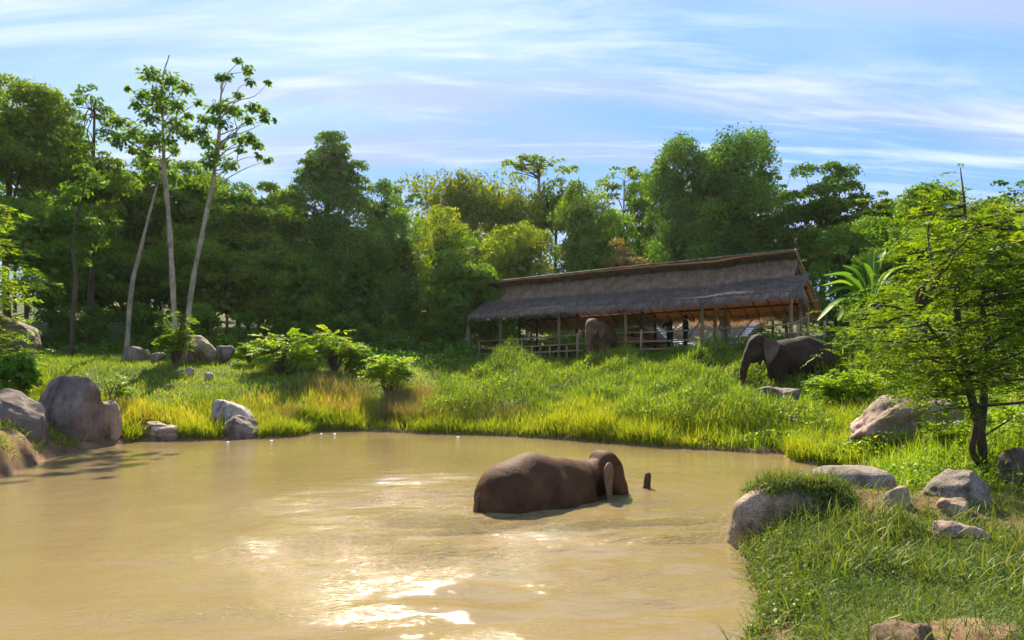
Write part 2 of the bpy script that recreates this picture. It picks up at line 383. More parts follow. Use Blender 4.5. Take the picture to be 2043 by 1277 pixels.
def elephant_mat(name, dark, mid, light, rough, spec=0.4):
    m, N, L = new_mat(name)
    out = N('ShaderNodeOutputMaterial'); b = N('ShaderNodeBsdfPrincipled'); L(b.outputs[0], out.inputs[0])
    tc = N('ShaderNodeTexCoord')
    n = N('ShaderNodeTexNoise'); L(tc.outputs['Object'], n.inputs['Vector']); n.inputs['Scale'].default_value = 2.2; n.inputs['Detail'].default_value = 8; n.inputs['Roughness'].default_value = 0.62
    r = ramp_node(N, [(0.3, dark), (0.5, mid), (0.75, light)]); L(n.outputs['Fac'], r.inputs[0])
    L(r.outputs[0], b.inputs['Base Color'])
    b.inputs['Roughness'].default_value = rough; b.inputs['Specular IOR Level'].default_value = spec
    mp = N('ShaderNodeMapping'); L(tc.outputs['Object'], mp.inputs[0]); mp.inputs['Scale'].default_value = (1, 1, 2.4)
    v = N('ShaderNodeTexVoronoi'); L(mp.outputs[0], v.inputs['Vector']); v.inputs['Scale'].default_value = 22; v.feature = 'DISTANCE_TO_EDGE'
    rr = N('ShaderNodeMapRange'); L(v.outputs['Distance'], rr.inputs[0]); rr.inputs[2].default_value = 0.12
    w = N('ShaderNodeTexNoise'); L(mp.outputs[0], w.inputs['Vector']); w.inputs['Scale'].default_value = 9; w.inputs['Detail'].default_value = 7
    mf = N('ShaderNodeMapping'); L(tc.outputs['Object'], mf.inputs[0]); mf.inputs['Scale'].default_value = (11, 5, 2.2); mf.inputs['Rotation'].default_value = (0, 0.35, 0)
    fo = N('ShaderNodeTexNoise'); L(mf.outputs[0], fo.inputs['Vector']); fo.inputs['Scale'].default_value = 1.6; fo.inputs['Detail'].default_value = 5; fo.inputs['Distortion'].default_value = 0.6
    af = N('ShaderNodeMath'); af.operation = 'MULTIPLY_ADD'; L(fo.outputs['Fac'], af.inputs[0]); af.inputs[1].default_value = 1.6; L(w.outputs['Fac'], af.inputs[2])
    ad = N('ShaderNodeMath'); ad.operation = 'MULTIPLY_ADD'; L(rr.outputs[0], ad.inputs[0]); ad.inputs[1].default_value = 0.25; L(af.outputs[0], ad.inputs[2])
    bp = N('ShaderNodeBump'); bp.inputs['Strength'].default_value = 0.45 if name.startswith('skin_wet') else 0.8; bp.inputs['Distance'].default_value = 0.014 if name.startswith('skin_wet') else 0.03
    L(ad.outputs[0], bp.inputs['Height']); L(bp.outputs[0], b.inputs['Normal'])
    return m
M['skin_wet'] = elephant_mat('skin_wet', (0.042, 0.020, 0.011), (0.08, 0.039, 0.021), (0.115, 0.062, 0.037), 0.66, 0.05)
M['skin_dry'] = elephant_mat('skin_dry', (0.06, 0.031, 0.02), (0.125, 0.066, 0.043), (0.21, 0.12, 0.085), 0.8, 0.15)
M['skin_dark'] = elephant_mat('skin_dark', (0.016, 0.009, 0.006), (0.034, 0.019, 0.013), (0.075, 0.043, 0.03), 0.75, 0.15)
M['skin_ear'] = elephant_mat('skin_ear', (0.06, 0.033, 0.025), (0.13, 0.075, 0.055), (0.22, 0.135, 0.10), 0.7, 0.25)

# ------------------------------------------------------------------ the ground and the pond
def W0(u, v): # point on the water plane seen at pixel (u, v)
    Y = EYE * F / (v - HV); return ((u - 1021.5) / F * Y, Y)
shore_px = [(0, 955), (60, 930), (130, 905), (245, 886), (300, 879), (400, 878), (510, 875), (600, 870), (640, 862), (750, 861), (835, 865),
            (1000, 870), (1165, 880), (1280, 890), (1400, 897), (1500, 903), (1562, 905), (1572, 918), (1640, 930), (1690, 938)]
shore = [W0(*p) for p in shore_px] + [(6.6, 12.2), (4.6, 10.6), (3.0, 8.8), (2.62, 7.8), (2.45, 7.0), (2.2, 6.05), (1.82, 5.2), (1.3, 4.2), (0.5, 2.6), (-1.5, 1.4),
         (-5, 0.2), (-9, -0.5), (-12.5, 2.0), (-12.6, 7.0), (-11.0, 11.0)]
shore = smooth_path(np.array([(x, y, 0) for x, y in shore] + [(*shore[0], 0)]), 4)[:-1, :2]
def shore_dist(x, y):
    """signed distance to the shoreline, positive on land"""
    p = np.stack([x, y], -1).reshape(-1, 2)
    a = shore; b = np.roll(shore, -1, 0)
    best = np.full(len(p), 1e9); ins = np.zeros(len(p), bool)
    for k in range(len(a)):
        d = b[k] - a[k]; w = p - a[k]
        t = np.clip((w @ d) / max(d @ d, 1e-9), 0, 1)
        best = np.minimum(best, ((w - t[:, None] * d) ** 2).sum(1))
        c = ((a[k, 1] > p[:, 1]) != (b[k, 1] > p[:, 1]))
        if abs(d[1]) > 1e-9:
            ins ^= c & (p[:, 0] < d[0] * (p[:, 1] - a[k, 1]) / d[1] + a[k, 0])
    r = np.sqrt(best)
    return np.where(ins, -r, r).reshape(np.shape(x))
cp = [(0, 850, 14.5), (60, 858, 16.2), (90, 856, 17.4), (135, 858, 18.6), (210, 856, 19.9), (0, 760, 24), (150, 740, 26), (100, 705, 38), (300, 705, 38), (480, 705, 38), (300, 780, 26), (450, 770, 26),
      (300, 832, 22.5), (420, 842, 23), (560, 760, 28), (650, 718, 37), (560, 830, 24.7), (700, 800, 27), (800, 770, 30), (800, 715, 36), (900, 710, 40),
      (955, 708, 40), (1000, 765, 32), (1000, 835, 25), (1130, 745, 33), (1220, 728, 33.5), (1400, 709, 31), (1200, 805, 24), (1400, 795, 23), (1540, 792, 26), (1500, 760, 27.3),
      (1400, 862, 20), (1540, 862, 19), (1650, 800, 24), (1700, 730, 30), (1800, 870, 15), (1960, 935, 11.5), (1720, 925, 14), (2040, 832, 17), (2040, 940, 11),
      (1900, 1005, 9), (1560, 1105, 6.5), (1600, 1040, 7.0), (1660, 1005, 7.6), (1620, 962, 8.2), (1700, 1000, 8.4), (1800, 1130, 6.2)]
cpw = [tuple(P(*c)) for c in cp] + [(12.4, 30, 3.25), (15.5, 34, 3.3), (0, 40, 3.25), (3, 44, 3.3), (8, 38, 3.3), (6, 34.6, 3.15), (17, 28, 3.0),
       (2.5, 4.2, 0.36), (5, 4, 0.42), (3, 1, 0.4), (0, 0, 0.38), (-3, -2, 0.4), (0, -10, 0.8), (8, 6, 0.5), (12, 9, 0.8), (14, 15, 1.2), (20, 22, 2.4), (-14, 14, 1.0), (-15, 8, 1.0),
       (-15, 3, 0.9), (-12, -4, 0.7), (-20, 26, 2.4), (-30, 40, 4.0), (-15, 50, 5.0), (0, 55, 5.2), (15, 50, 4.8), (30, 40, 4.4), (28, 10, 2), (45, 50, 8), (0, 72, 9), (-35, 60, 8), (40, 75, 10), (-30, 10, 2.5), (0, -30, 1.5), (30, -15, 1.5), (-30, -15, 1.5)]
cpw += [(float(x), float(y), 0.12) for x, y in shore[::4]]
cpw = np.array(cpw)
def tps_fit(c):
    n = len(c); d = np.linalg.norm(c[:, None, :2] - c[None, :, :2], axis=-1)
    K = np.where(d > 0, d * d * np.log(np.maximum(d, 1e-9)), 0) + np.eye(n) * 2.0
    A = np.zeros((n + 3, n + 3)); A[:n, :n] = K; A[:n, n] = 1; A[:n, n + 1:] = c[:, :2]; A[n, :n] = 1; A[n + 1:, :n] = c[:, :2].T
    return np.linalg.solve(A, np.concatenate([c[:, 2], [0, 0, 0]]))
TPS = tps_fit(cpw)
def land(x, y):
    x = np.asarray(x, float); y = np.asarray(y, float); sh = x.shape; x = x.ravel(); y = y.ravel()
    z = np.full(len(x), TPS[-3]) + TPS[-2] * x + TPS[-1] * y
    for k, c in enumerate(cpw):
        r2 = (x - c[0]) ** 2 + (y - c[1]) ** 2
        z += TPS[k] * 0.5 * r2 * np.log(np.maximum(r2, 1e-12))
    far = np.sqrt(x ** 2 + (y - 20) ** 2)
    z = np.clip(z, 0.1, 11)
    k = np.clip((far - 62) / 40, 0, 1); k = k * k * (3 - 2 * k)
    ridge = 5 + 7 * np.clip((y - 30) / 60, -0.5, 1)
    return ((1 - k) * z + k * ridge).reshape(sh)
def height(x, y):
    x = np.asarray(x, float); y = np.asarray(y, float)
    d = shore_dist(x, y)
    wob = 0.12 * noise2(x, y, 0.9, 3) + 0.04 * noise2(x, y, 3.1, 5)
    h = np.maximum(land(x, y) + wob * np.clip(d, 0, 1), 0.1)
    t = np.clip(d / 0.45, 0, 1); up = 0.06 + (h - 0.06) * t
    dn = -0.08 - np.clip(-d, 0, 2.2) * 0.7
    return np.where(d > 0, up, np.where(d > -0.12, 0.06 + (d / 0.12) * 0.14, dn))
xs = np.concatenate([np.linspace(-420, -45, 22)[:-1], np.linspace(-45, -16, 30)[:-1], np.arange(-16, 16, 0.25), np.linspace(16, 45, 30), np.linspace(45, 420, 22)[1:]])
ys = np.concatenate([np.linspace(-200, -12, 14)[:-1], np.linspace(-12, 2, 20)[:-1], np.arange(2, 26, 0.25), np.arange(26, 48, 0.45), np.linspace(48, 90, 30), np.linspace(90, 520, 20)[1:]])
GX, GY = np.meshgrid(xs, ys, indexing='ij')
GZ = height(GX, GY)
def sample_z(x, y):
    """height of the ground sheet itself (bilinear)"""
    x = np.asarray(x, float); y = np.asarray(y, float)
    i = np.clip(np.searchsorted(xs, x) - 1, 0, len(xs) - 2); j = np.clip(np.searchsorted(ys, y) - 1, 0, len(ys) - 2)
    fx = (x - xs[i]) / (xs[i + 1] - xs[i]); fy = (y - ys[j]) / (ys[j + 1] - ys[j])
    return (GZ[i, j] * (1 - fx) * (1 - fy) + GZ[i + 1, j] * fx * (1 - fy) + GZ[i, j + 1] * (1 - fx) * fy + GZ[i + 1, j + 1] * fx * fy)
def gz(x, y): return float(sample_z(np.array([x]), np.array([y]))[0])
def soil_amount(x, y):
    d = shore_dist(x, y)
    s = np.full(np.shape(x), 0.12)
    s = np.where(d < 0.3, 0.9, s)
    s = np.maximum(s, np.clip(1.3 - np.hypot((x + 11.2) / 1.8, (y - 15.5) / 4.2) , 0, 1))          # brown cut bank on the left
    s = np.maximum(s, np.clip(1.25 - np.hypot((x - 4.6) / 1.6, (y - 7.6) / 1.0), 0, 0.62))        # worn turf behind the near boulder
    s = np.maximum(s, np.clip(1.2 - np.hypot((x - 2.75) / 0.45, (y - 4.3) / 0.4), 0, 0.75))
    s = np.maximum(s, np.clip(1.2 - np.hypot((x - 6.6) / 1.3, (y - 8.6) / 0.6), 0, 0.6))
    s = np.maximum(s, np.clip(1.6 - np.hypot((x - 14.5) / 3.2, (y - 17.5) / 1.6), 0, 1))            # sandy path on the right
    s = np.maximum(s, np.where(y > 37, 0.35, 0))
    return s
i, j = np.meshgrid(np.arange(len(xs) - 1), np.arange(len(ys) - 1), indexing='ij')
n = len(ys)
g = G().add(np.stack([GX, GY, GZ], -1).reshape(-1, 3), np.stack([i * n + j, (i + 1) * n + j, (i + 1) * n + j + 1, i * n + j + 1], -1).reshape(-1, 4), tint=soil_amount(GX, GY).ravel())
tag(g.build('ground', M['ground'], smooth=True), kind='structure')

E1 = P(1098, 1005, 10.9)[:2]         # middle of the bathing elephant
wx = np.arange(-16, 9.2, 0.1); wy = np.concatenate([np.arange(-1.5, 3.5, 0.2), np.arange(3.5, 14, 0.08), np.arange(14, 26, 0.14)])
WX, WY = np.meshgrid(wx, wy, indexing='ij')
re = np.hypot((WX - E1[0]), (WY - E1[1]))
def dirwave(lam, ang, amp, ph, seed):
    a = radians(ang); s = WX * cos(a) + WY * sin(a)
    s = s + 0.35 * lam * noise2(WX, WY, 0.8 / lam, seed, 2) * 2
    return amp * np.sin(2 * pi * s / lam + ph)
near = np.clip(1.1 - re / 6.0, 0, 1) * 0.6 + 0.95 * np.exp(-((WX + 0.2) / 2.6) ** 2 - ((WY - 5.6) / 2.6) ** 2) + np.clip((9 - WY) / 7, 0, 1) * 0.4
calm = np.clip(0.15 + near, 0.15, 1.5) * (0.55 + 0.45 * noise2(WX, WY, 0.35, 21, 2))
WZ = calm * (dirwave(0.62, 78, 0.011, 0.3, 31) + dirwave(0.95, 104, 0.017, 1.1, 32) + dirwave(0.43, 62, 0.005, 2.0, 33) + dirwave(0.5, 118, 0.006, 0.7, 34))
front = np.exp(-((WX - 0.6) / 3.0) ** 2 - ((WY - 5.8) / 2.6) ** 2)
WZ += front * 0.02 * fbm(np.stack([WX * 1.7 + 0.5 * WY, WY * 3.4 - 0.8 * WX, 0 * WX], -1), 3, 401, 0.45) + 0.3 * (0.25 + front) * 0.011 * fbm(np.stack([WX * 3.1, WY * 6.0 - WX, 0 * WX], -1), 2, 407)
WZ += np.exp(-((WX + 0.6) / 1.9) ** 2 - ((WY - 9.3) / 1.9) ** 2) * 0.016 * fbm(np.stack([WX * 2.6 + 0.8 * WY, WY * 5.2 - WX, 0 * WX], -1), 2, 431, 0.4)
rtk = np.hypot(WX - 2.43, WY - 12.2); WZ += 0.008 * np.exp(-rtk / 0.6) * np.sin(2 * pi * rtk / 0.3)
WZ += 0.016 * np.exp(-re / 3.2) * np.sin(2 * pi * (re + 0.3 * noise2(WX, WY, 0.6, 8, 2)) / 0.75) * np.clip(re / 1.2, 0, 1)
rn = np.clip(0.55 + 1.2 * fbm(np.stack([WX * 0.75 + 0.2 * WY, WY * 1.9 - 0.4 * WX, 0 * WX], -1), 4, 77, 0.6), 0, 1.6)
ruffle = np.clip((np.exp(-((WX + 0.8) / 2.2) ** 2 - ((WY - 9.8) / 2.4) ** 2) + 0.55 * np.exp(-((WX - 1.8) / 1.5) ** 2 - ((WY - 9.2) / 1.2) ** 2) + 0.12 * np.exp(-((WX + 0.9) / 1.8) ** 2 - ((WY - 7.4) / 1.4) ** 2) + 0.1 * np.exp(-((WX + 1) / 5) ** 2 - ((WY - 7) / 4) ** 2)) * 2.0 * rn + 0.03, 0.02, 2.2)
i, j = np.meshgrid(np.arange(len(wx) - 1), np.arange(len(wy) - 1), indexing='ij'); n = len(wy)
g = G().add(np.stack([WX, WY, WZ], -1).reshape(-1, 3), np.stack([i * n + j, (i + 1) * n + j, (i + 1) * n + j + 1, i * n + j + 1], -1).reshape(-1, 4), tint=ruffle.ravel())
tag(g.build('water', M['water'], smooth=True), kind='structure')

# ------------------------------------------------------------------ implicit bodies: smooth union of rounded cones, meshed with surface nets
def sd_cone(p, a, b, r1, r2):
    a = np.asarray(a, float); b = np.asarray(b, float)
    d = b - a; L2 = max(d @ d, 1e-9)
    t = np.clip(((p - a) @ d) / L2, 0, 1)
    return np.linalg.norm(p - a - t[..., None] * d, axis=-1) - (r1 + (r2 - r1) * t)
def sd_ell(p, c, r):
    q = (p - np.asarray(c, float)) / np.asarray(r, float)
    k = np.linalg.norm(q, axis=-1)
    return (k - 1) * min(r) * (0.6 + 0.4 * 1)
def smin(a, b, k):
    h = np.clip(0.5 + 0.5 * (b - a) / k, 0, 1)
    return b + (a - b) * h - k * h * (1 - h)
def blend(p, prims):
    f = None
    for pr in prims:
        if pr[0] == 'e': d = sd_ell(p, pr[1], pr[2]); k = pr[3]
        else: d = sd_cone(p, pr[1], pr[2], pr[3], pr[4]); k = pr[5]
        f = d if f is None else smin(f, d, k)
    return f
def surface_nets(prims, lo, hi, h, extra=None):
    ax = [np.arange(lo[k], hi[k] + h, h) for k in range(3)]
    X = np.stack(np.meshgrid(*ax, indexing='ij'), -1)
    f = blend(X, prims)
    if extra is not None: f = f + extra(X)
    s = f < 0
    nx, ny, nz = f.shape
    cs = [(a, b, c) for a in (0, 1) for b in (0, 1) for c in (0, 1)]
    sub = lambda A, c: A[c[0]:nx - 1 + c[0], c[1]:ny - 1 + c[1], c[2]:nz - 1 + c[2]]
    cnt = sum(sub(s, c).astype(int) for c in cs)
    act = (cnt > 0) & (cnt < 8)
    acc = np.zeros(act.shape + (3,)); num = np.zeros(act.shape)
    for c0 in cs:
        for k in range(3):
            if c0[k] == 0:
                c1 = list(c0); c1[k] = 1
                f0, f1 = sub(f, c0), sub(f, c1)
                cr = (f0 < 0) != (f1 < 0)
                t = np.where(cr, f0 / np.where(np.abs(f0 - f1) < 1e-12, 1, f0 - f1), 0)
                pos = np.zeros(act.shape + (3,)) + np.array(c0, float); pos[..., k] += t
                acc += np.where(cr[..., None], pos, 0); num += cr
    idx = -np.ones(act.shape, np.int64); ii = np.argwhere(act); idx[act] = np.arange(len(ii))
    V = (acc[act] / num[act][:, None] + ii) * h + np.array([a[0] for a in ax])
    Q = []
    for k in range(3):
        o = [q for q in range(3) if q != k]
        sl = [slice(1, -1)] * 3; sl[k] = slice(0, -1)
        sl2 = list(sl); sl2[k] = slice(1, None)
        a = s[tuple(sl)]; b = s[tuple(sl2)]
        e = np.argwhere(a != b)
        flip = a[tuple(e.T)]
        base = e.copy(); base[:, o[0]] += 1; base[:, o[1]] += 1
        cor = []
        for (da, db) in ((-1, -1), (0, -1), (0, 0), (-1, 0)):
            c = base.copy(); c[:, o[0]] += da; c[:, o[1]] += db
            cor.append(idx[tuple(c.T)])
        q = np.stack(cor, -1)
        rev = flip if k != 1 else ~flip
        q = np.where(rev[:, None], q, q[:, ::-1])
        Q.append(q)
    return V, np.concatenate(Q)

def chain(pts, rads, k):
    return [('c', pts[i], pts[i + 1], rads[i], rads[i + 1], k) for i in range(len(pts) - 1)]
def rot_about(p, c, yaw):
    p = np.array(p, float) - c
    return np.array([p[0] * cos(yaw) - p[1] * sin(yaw), p[0] * sin(yaw) + p[1] * cos(yaw), p[2]]) + c

def make_elephant(loc, rz, scale, label, skin, trunk, head_yaw=0.0, head_drop=0.0, ear_open=0.35, bulge=0.0, group='elephants', res=0.045):
    root = empty('elephant', loc, label, 'elephant', group, rz, scale)
    nk = np.array([1.05, 0, 1.75])
    hd = lambda x, y, z: rot_about((x, y, z - head_drop), nk, head_yaw)
    pr = [('c', (-0.78, 0, 1.42), (0.50, 0, 1.38), 0.60 + bulge, 0.50, 0.1),
          ('e', (-0.25, 0, 1.36), (0.88, 0.72 + bulge, 0.66), 0.2),
          ('e', (-1.0, 0, 1.38), (0.52, 0.54, 0.60), 0.25),
          ('c', (-1.12, 0, 1.52), (-0.42, 0, 1.84), 0.31, 0.29, 0.34), ('c', (-0.42, 0, 1.84), (0.25, 0, 1.70), 0.29, 0.28, 0.34), ('c', (0.25, 0, 1.70), (0.85, 0, 1.56), 0.28, 0.30, 0.3),
          ('e', (0.62, 0, 1.36), (0.40, 0.48, 0.58), 0.2),
          ('c', (0.75, 0, 1.58), hd(1.28, 0, 1.76), 0.38, 0.35, 0.14),
          ('e', hd(1.42, 0, 1.80), (0.36, 0.36, 0.40), 0.12),
          ('e', hd(1.38, 0.13, 2.08), (0.20, 0.18, 0.18), 0.12), ('e', hd(1.38, -0.13, 2.08), (0.20, 0.18, 0.18), 0.12),
          ('c', hd(1.50, 0, 1.88), hd(1.72, 0, 1.50), 0.28, 0.215, 0.1),
          ('c', hd(1.42, 0.22, 1.66), hd(1.58, 0.17, 1.45), 0.14, 0.11, 0.08), ('c', hd(1.42, -0.22, 1.66), hd(1.58, -0.17, 1.45), 0.14, 0.11, 0.08),
          ('c', hd(1.30, 0, 1.48), hd(1.56, 0, 1.22), 0.20, 0.085, 0.08)]
    tp = [hd(1.72, 0, 1.50)] + [hd(*t[:3]) if len(t) < 5 else t[:3] for t in trunk]
    tr = [0.205] + [t[3] for t in trunk]
    pr += chain(tp, tr, 0.05)
    for sgn in (1, -1):
        pr += chain([(0.62, 0.30 * sgn, 1.15), (0.66, 0.31 * sgn, 0.62), (0.62, 0.31 * sgn, 0.14)], [0.27, 0.195, 0.185], 0.10)
        pr += [('c', (0.62, 0.31 * sgn, 0.10), (0.66, 0.31 * sgn, 0.09), 0.20, 0.20, 0.05)]
        pr += chain([(-1.02, 0.30 * sgn, 1.25), (-0.86, 0.31 * sgn, 0.72), (-1.0, 0.31 * sgn, 0.16)], [0.36, 0.215, 0.175], 0.12)
        pr += [('c', (-1.0, 0.31 * sgn, 0.10), (-0.95, 0.31 * sgn, 0.09), 0.19, 0.19, 0.05)]
    alltp = np.array(tp)
    lo = np.minimum([-1.75, -0.95, -0.14], alltp.min(0) - 0.3); hi = np.maximum([2.1, 0.95, 2.45], alltp.max(0) + 0.3)
    def folds(X):
        ga = lambda x, y, z, r: np.exp(-(((X[..., 0] - x) ** 2 + (np.abs(X[..., 1]) - y) ** 2 + (X[..., 2] - z) ** 2) / r ** 2))
        r_ = 0.02 * np.sin(X[..., 0] * 30 + 3 * np.sin(X[..., 2] * 5)) * np.exp(-((X[..., 0] - 0.95) / 0.22) ** 2)
        r_ = r_ + - 0.035 * ga(-0.95, 0.42, 1.78, 0.16) + 0.06 * ga(0.22, 0.62, 1.55, 0.2) + 0.085 * ga(0.98, 0.42, 1.5, 0.18) + 0.07 * ga(1.48, 0.32, 1.80, 0.11) + 0.05 * ga(1.24, 0.36, 1.7, 0.14) - 0.04 * ga(1.62, 0.24, 1.55, 0.1) - 0.03 * ga(0.6, 0.5, 1.75, 0.2)
        r_ = r_ + 0.06 * ga(-1.35, 0.0, 1.25, 0.14)
        return r_ + 0.011 * fbm(X * 2.6, 2, 5) + 0.008 * np.sin(X[..., 2] * 48 + 4 * np.sin(X[..., 0] * 6)) * ga(-0.9, 0.5, 1.1, 0.5)
    V, Q = surface_nets(pr, lo, hi, res, folds)
    body = G().add(V, Q).build('body', M[skin], root, smooth=True)
    # ears: thin curved flaps hinged behind the temples
    out = np.array([(0, 0.22), (-0.12, 0.34), (-0.34, 0.36), (-0.52, 0.22), (-0.56, 0.0), (-0.46, -0.28), (-0.30, -0.52), (-0.17, -0.62), (-0.10, -0.46), (-0.04, -0.2)])
    out = smooth_path(np.array([(*p, 0) for p in out] + [(*out[0], 0)]), 3)[:-1, :2]
    for sgn in (1, -1):
        rings = []
        for f_ in (1.0, 0.72, 0.4, 0.02):
            rings.append(out * f_ + np.array([-0.22, -0.05]) * (1 - f_))
        pts2 = np.concatenate(rings); nr = len(out)
        def place(off):
            r = []
            for (x, z) in pts2:
                a = (ear_open if sgn < 0 else min(ear_open, 0.15)) + 0.25 * max(0, -x) + 0.3 * max(0, -z) * max(0, -x) * 2
                wob = 0.02 * sin(9 * z + 7 * x)
                y = (0.34 + (-x) * sin(a) + off + wob) * sgn
                r.append(hd(1.34 + x * cos(a), y, (1.72 if sgn < 0 or ear_open < 0.3 else 1.62) + z))
            return np.array(r)
        va, vb = place(0.012), place(-0.012)
        m_ = len(pts2); q = []
        for k in range(3):
            for e in range(nr):
                a_, b_ = k * nr + e, k * nr + (e + 1) % nr; c_, d_ = a_ + nr, b_ + nr
                q += [(a_, b_, d_, c_), (a_ + m_, c_ + m_, d_ + m_, b_ + m_)]
        for e in range(nr): q.append((e, e + m_, (e + 1) % nr + m_, (e + 1) % nr))
        ear = G().add(np.concatenate([va, vb]), q).build('ear', M['skin_ear' if skin != 'skin_wet' else 'skin_wet_ear'], root, smooth=True)
        ev, eq = surface_nets([('e', (0, 0, 0), (0.03, 0.03, 0.03), 0.01)], (-0.05,) * 3, (0.05,) * 3, 0.012)
        G().add(ev + hd(1.60, 0.275 * sgn, 1.74), eq).build('eye', M['eye'], root, smooth=True)
    g = G()
    tl = smooth_path([(-1.46, 0, 1.62), (-1.60, 0.02, 1.45), (-1.64, 0.03, 1.1), (-1.62, 0.04, 0.75), (-1.60, 0.04, 0.5)], 4)
    tube(g, tl, np.linspace(0.06, 0.022, len(tl)), 8)
    t = g.build('tail', M[skin], root, smooth=True)
    g = G(); rng = np.random.default_rng(4)
    for k in range(14):
        a = rng.uniform(0, 2 * pi)
        tube(g, [(-1.60, 0.04, 0.56), (-1.60 + 0.03 * cos(a), 0.04 + 0.03 * sin(a), 0.42), (-1.60 + 0.05 * cos(a), 0.04 + 0.05 * sin(a), 0.28)], [0.006, 0.005, 0.002], 4)
    g.build('tuft', M['hair'], t)
    return root
M['skin_wet_ear'] = elephant_mat('skin_wet_ear', (0.06, 0.032, 0.023), (0.15, 0.083, 0.06), (0.28, 0.165, 0.125), 0.55, 0.2)

# bathing elephant: heads away to the right, only its back, head and trunk tip out of the water
a1 = math.atan2(1.75, 2.5)
def to_local(p, loc, rz, sc):
    d = (np.array(p) - np.array(loc)) / sc; c_, s_ = cos(-rz), sin(-rz)
    return (d[0] * c_ - d[1] * s_, d[0] * s_ + d[1] * c_, d[2])
L1 = (E1[0] - 0.02, E1[1], -1.08); SC1 = 0.84
tip = to_local(P(1293, 948, 12.2), L1, a1, SC1); tb = (tip[0] - 0.05, tip[1], tip[2] - 0.3)
make_elephant(L1, a1, SC1, 'wet brown elephant bathing in the pond with only back, head and trunk tip above water', 'skin_wet',
              [(1.88, 0, 1.2, 0.17), (2.05, -0.05, 0.98, 0.135), ((tb[0] + 2.05) / 2, tb[1] / 2, 0.85, 0.105, 1), (tb[0] - 0.03, tb[1], tb[2] - 0.2, 0.085, 1), (*tb, 0.078, 1), (*tip, 0.068, 1)],
              head_yaw=-0.05, head_drop=0.10, ear_open=0.42, bulge=0.03, res=0.036)
# elephant standing on the bank, side on, facing left
e3 = P(1583, 790, 26.0)
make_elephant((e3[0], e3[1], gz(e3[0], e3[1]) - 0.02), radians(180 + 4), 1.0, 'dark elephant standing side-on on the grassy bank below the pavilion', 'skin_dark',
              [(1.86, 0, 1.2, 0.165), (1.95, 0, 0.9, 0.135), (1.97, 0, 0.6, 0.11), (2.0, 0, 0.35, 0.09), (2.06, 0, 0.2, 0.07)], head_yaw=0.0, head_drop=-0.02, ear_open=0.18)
# elephant at the railing, facing the camera
e2 = P(1186, 712, 34.9)
make_elephant((e2[0] + 0.3, e2[1], gz(e2[0], e2[1]) - 0.12), radians(270 - 24), 0.95, 'brown elephant facing the pond from the pavilion railing', 'skin_dry',
              [(1.86, 0, 1.2, 0.17), (1.93, 0, 0.9, 0.145), (1.95, 0, 0.6, 0.12), (1.92, 0, 0.35, 0.1), (1.86, 0, 0.18, 0.08)], head_yaw=-0.1, head_drop=-0.05, ear_open=0.2)

# ------------------------------------------------------------------ boulders
_ico = {}
def ico(n=5):
    if n not in _ico:
        import bmesh
        bm = bmesh.new(); bmesh.ops.create_icosphere(bm, subdivisions=n, radius=1)
        bm.verts.ensure_lookup_table()
        _ico[n] = (np.array([v.co[:] for v in bm.verts]), np.array([[v.index for v in f.verts] for f in bm.faces])); bm.free()
    return _ico[n]
def rock(u0, v0, u1, v1, Y, label, mat, seed, depth=0.8, sink=0.25, cuts=7, rough=0.10, tilt=0.0, name='boulder', group=None, skew=0.0):
    D, T = ico(5 if px(u1 - u0, Y) > 0.8 else 4); rng = np.random.default_rng(seed)
    Yc = Y + px(u1 - u0, Y) / 2 * depth * 0.75
    Y = Yc; w = px(u1 - u0, Y) / 2; h = px(v1 - v0, Y)
    top = P(0, v0, Y)[2]; cx = P((u0 + u1) / 2, 0, Y)[0]
    hz = h * (1 + sink) / 2
    r = 1.0 / (np.abs(D) ** 3.2).sum(1) ** (1 / 3.2)
    p = D * r[:, None]
    for k in range(cuts):                                   # broad worn facets
        nrm = unit(rng.normal(size=3) * np.array([1, 1, 0.8])); d = rng.uniform(0.64, 0.95)
        s = p @ nrm - d
        p = p - np.where(s > 0, s * 0.85, 0)[:, None] * nrm
    p = p * (1 + rough * fbm(p * 1.6 + seed * 3.7, 5, seed)[:, None])
    lo, hi = p.min(0), p.max(0); p = (p - (lo + hi) / 2) / ((hi - lo) / 2)
    p[:, 2] += tilt * p[:, 0] * 0.5; p[:, 0] += skew * p[:, 2]
    p = p * np.array([w, w * depth, hz]) + 0.0
    loc = (cx, Y, top - p[:, 2].max())
    o = G().add(p, t=T).build(name, M[mat], None, smooth=True, loc=loc)
    tag(o, label, 'boulder' if name == 'boulder' else 'stone', group)
    return o
rk = 'boulders on the left bank'
rock(-45, 775, 84, 880, 16.2, 'broad grey-topped boulder cut by the left edge, left of the tall dark boulder', 'rock_brown', 3, 0.8, 0.3, 6, tilt=-0.1, group=rk)
rock(76, 748, 191, 878, 18.4, 'tallest dark brown boulder on the left bank, upright with streaked face', 'rock_brown', 11, 0.8, 0.25, 7, rough=0.07, group=rk)
rock(186, 797, 243, 872, 19.8, 'small tan boulder leaning at the right foot of the tall dark boulder', 'rock_tan', 8, 0.8, 0.3, 6, group=rk)
rock(264, 840, 372, 884, 21.1, 'long low rock at the waterline left of the shore grass', 'rock_tan', 15, 0.6, 0.4, 6, rough=0.2, group=rk)
rock(420, 797, 504, 850, 22.3, 'pale slanting rock in the yellow shore grass', 'rock_pale', 21, 0.7, 0.5, 7, tilt=-0.9, group=rk)
rock(446, 828, 516, 880, 21.6, 'brown rounded rock at the waterline in front of the pale slanting rock', 'rock_brown', 24, 0.8, 0.3, 5, tilt=-0.4, group=rk)
rock(358, 669, 433, 712, 31.0, 'square-cut boulder at the foot of the pale tree trunks', 'rock_tan', 31, 0.7, 0.3, 8, rough=0.06, group=rk)
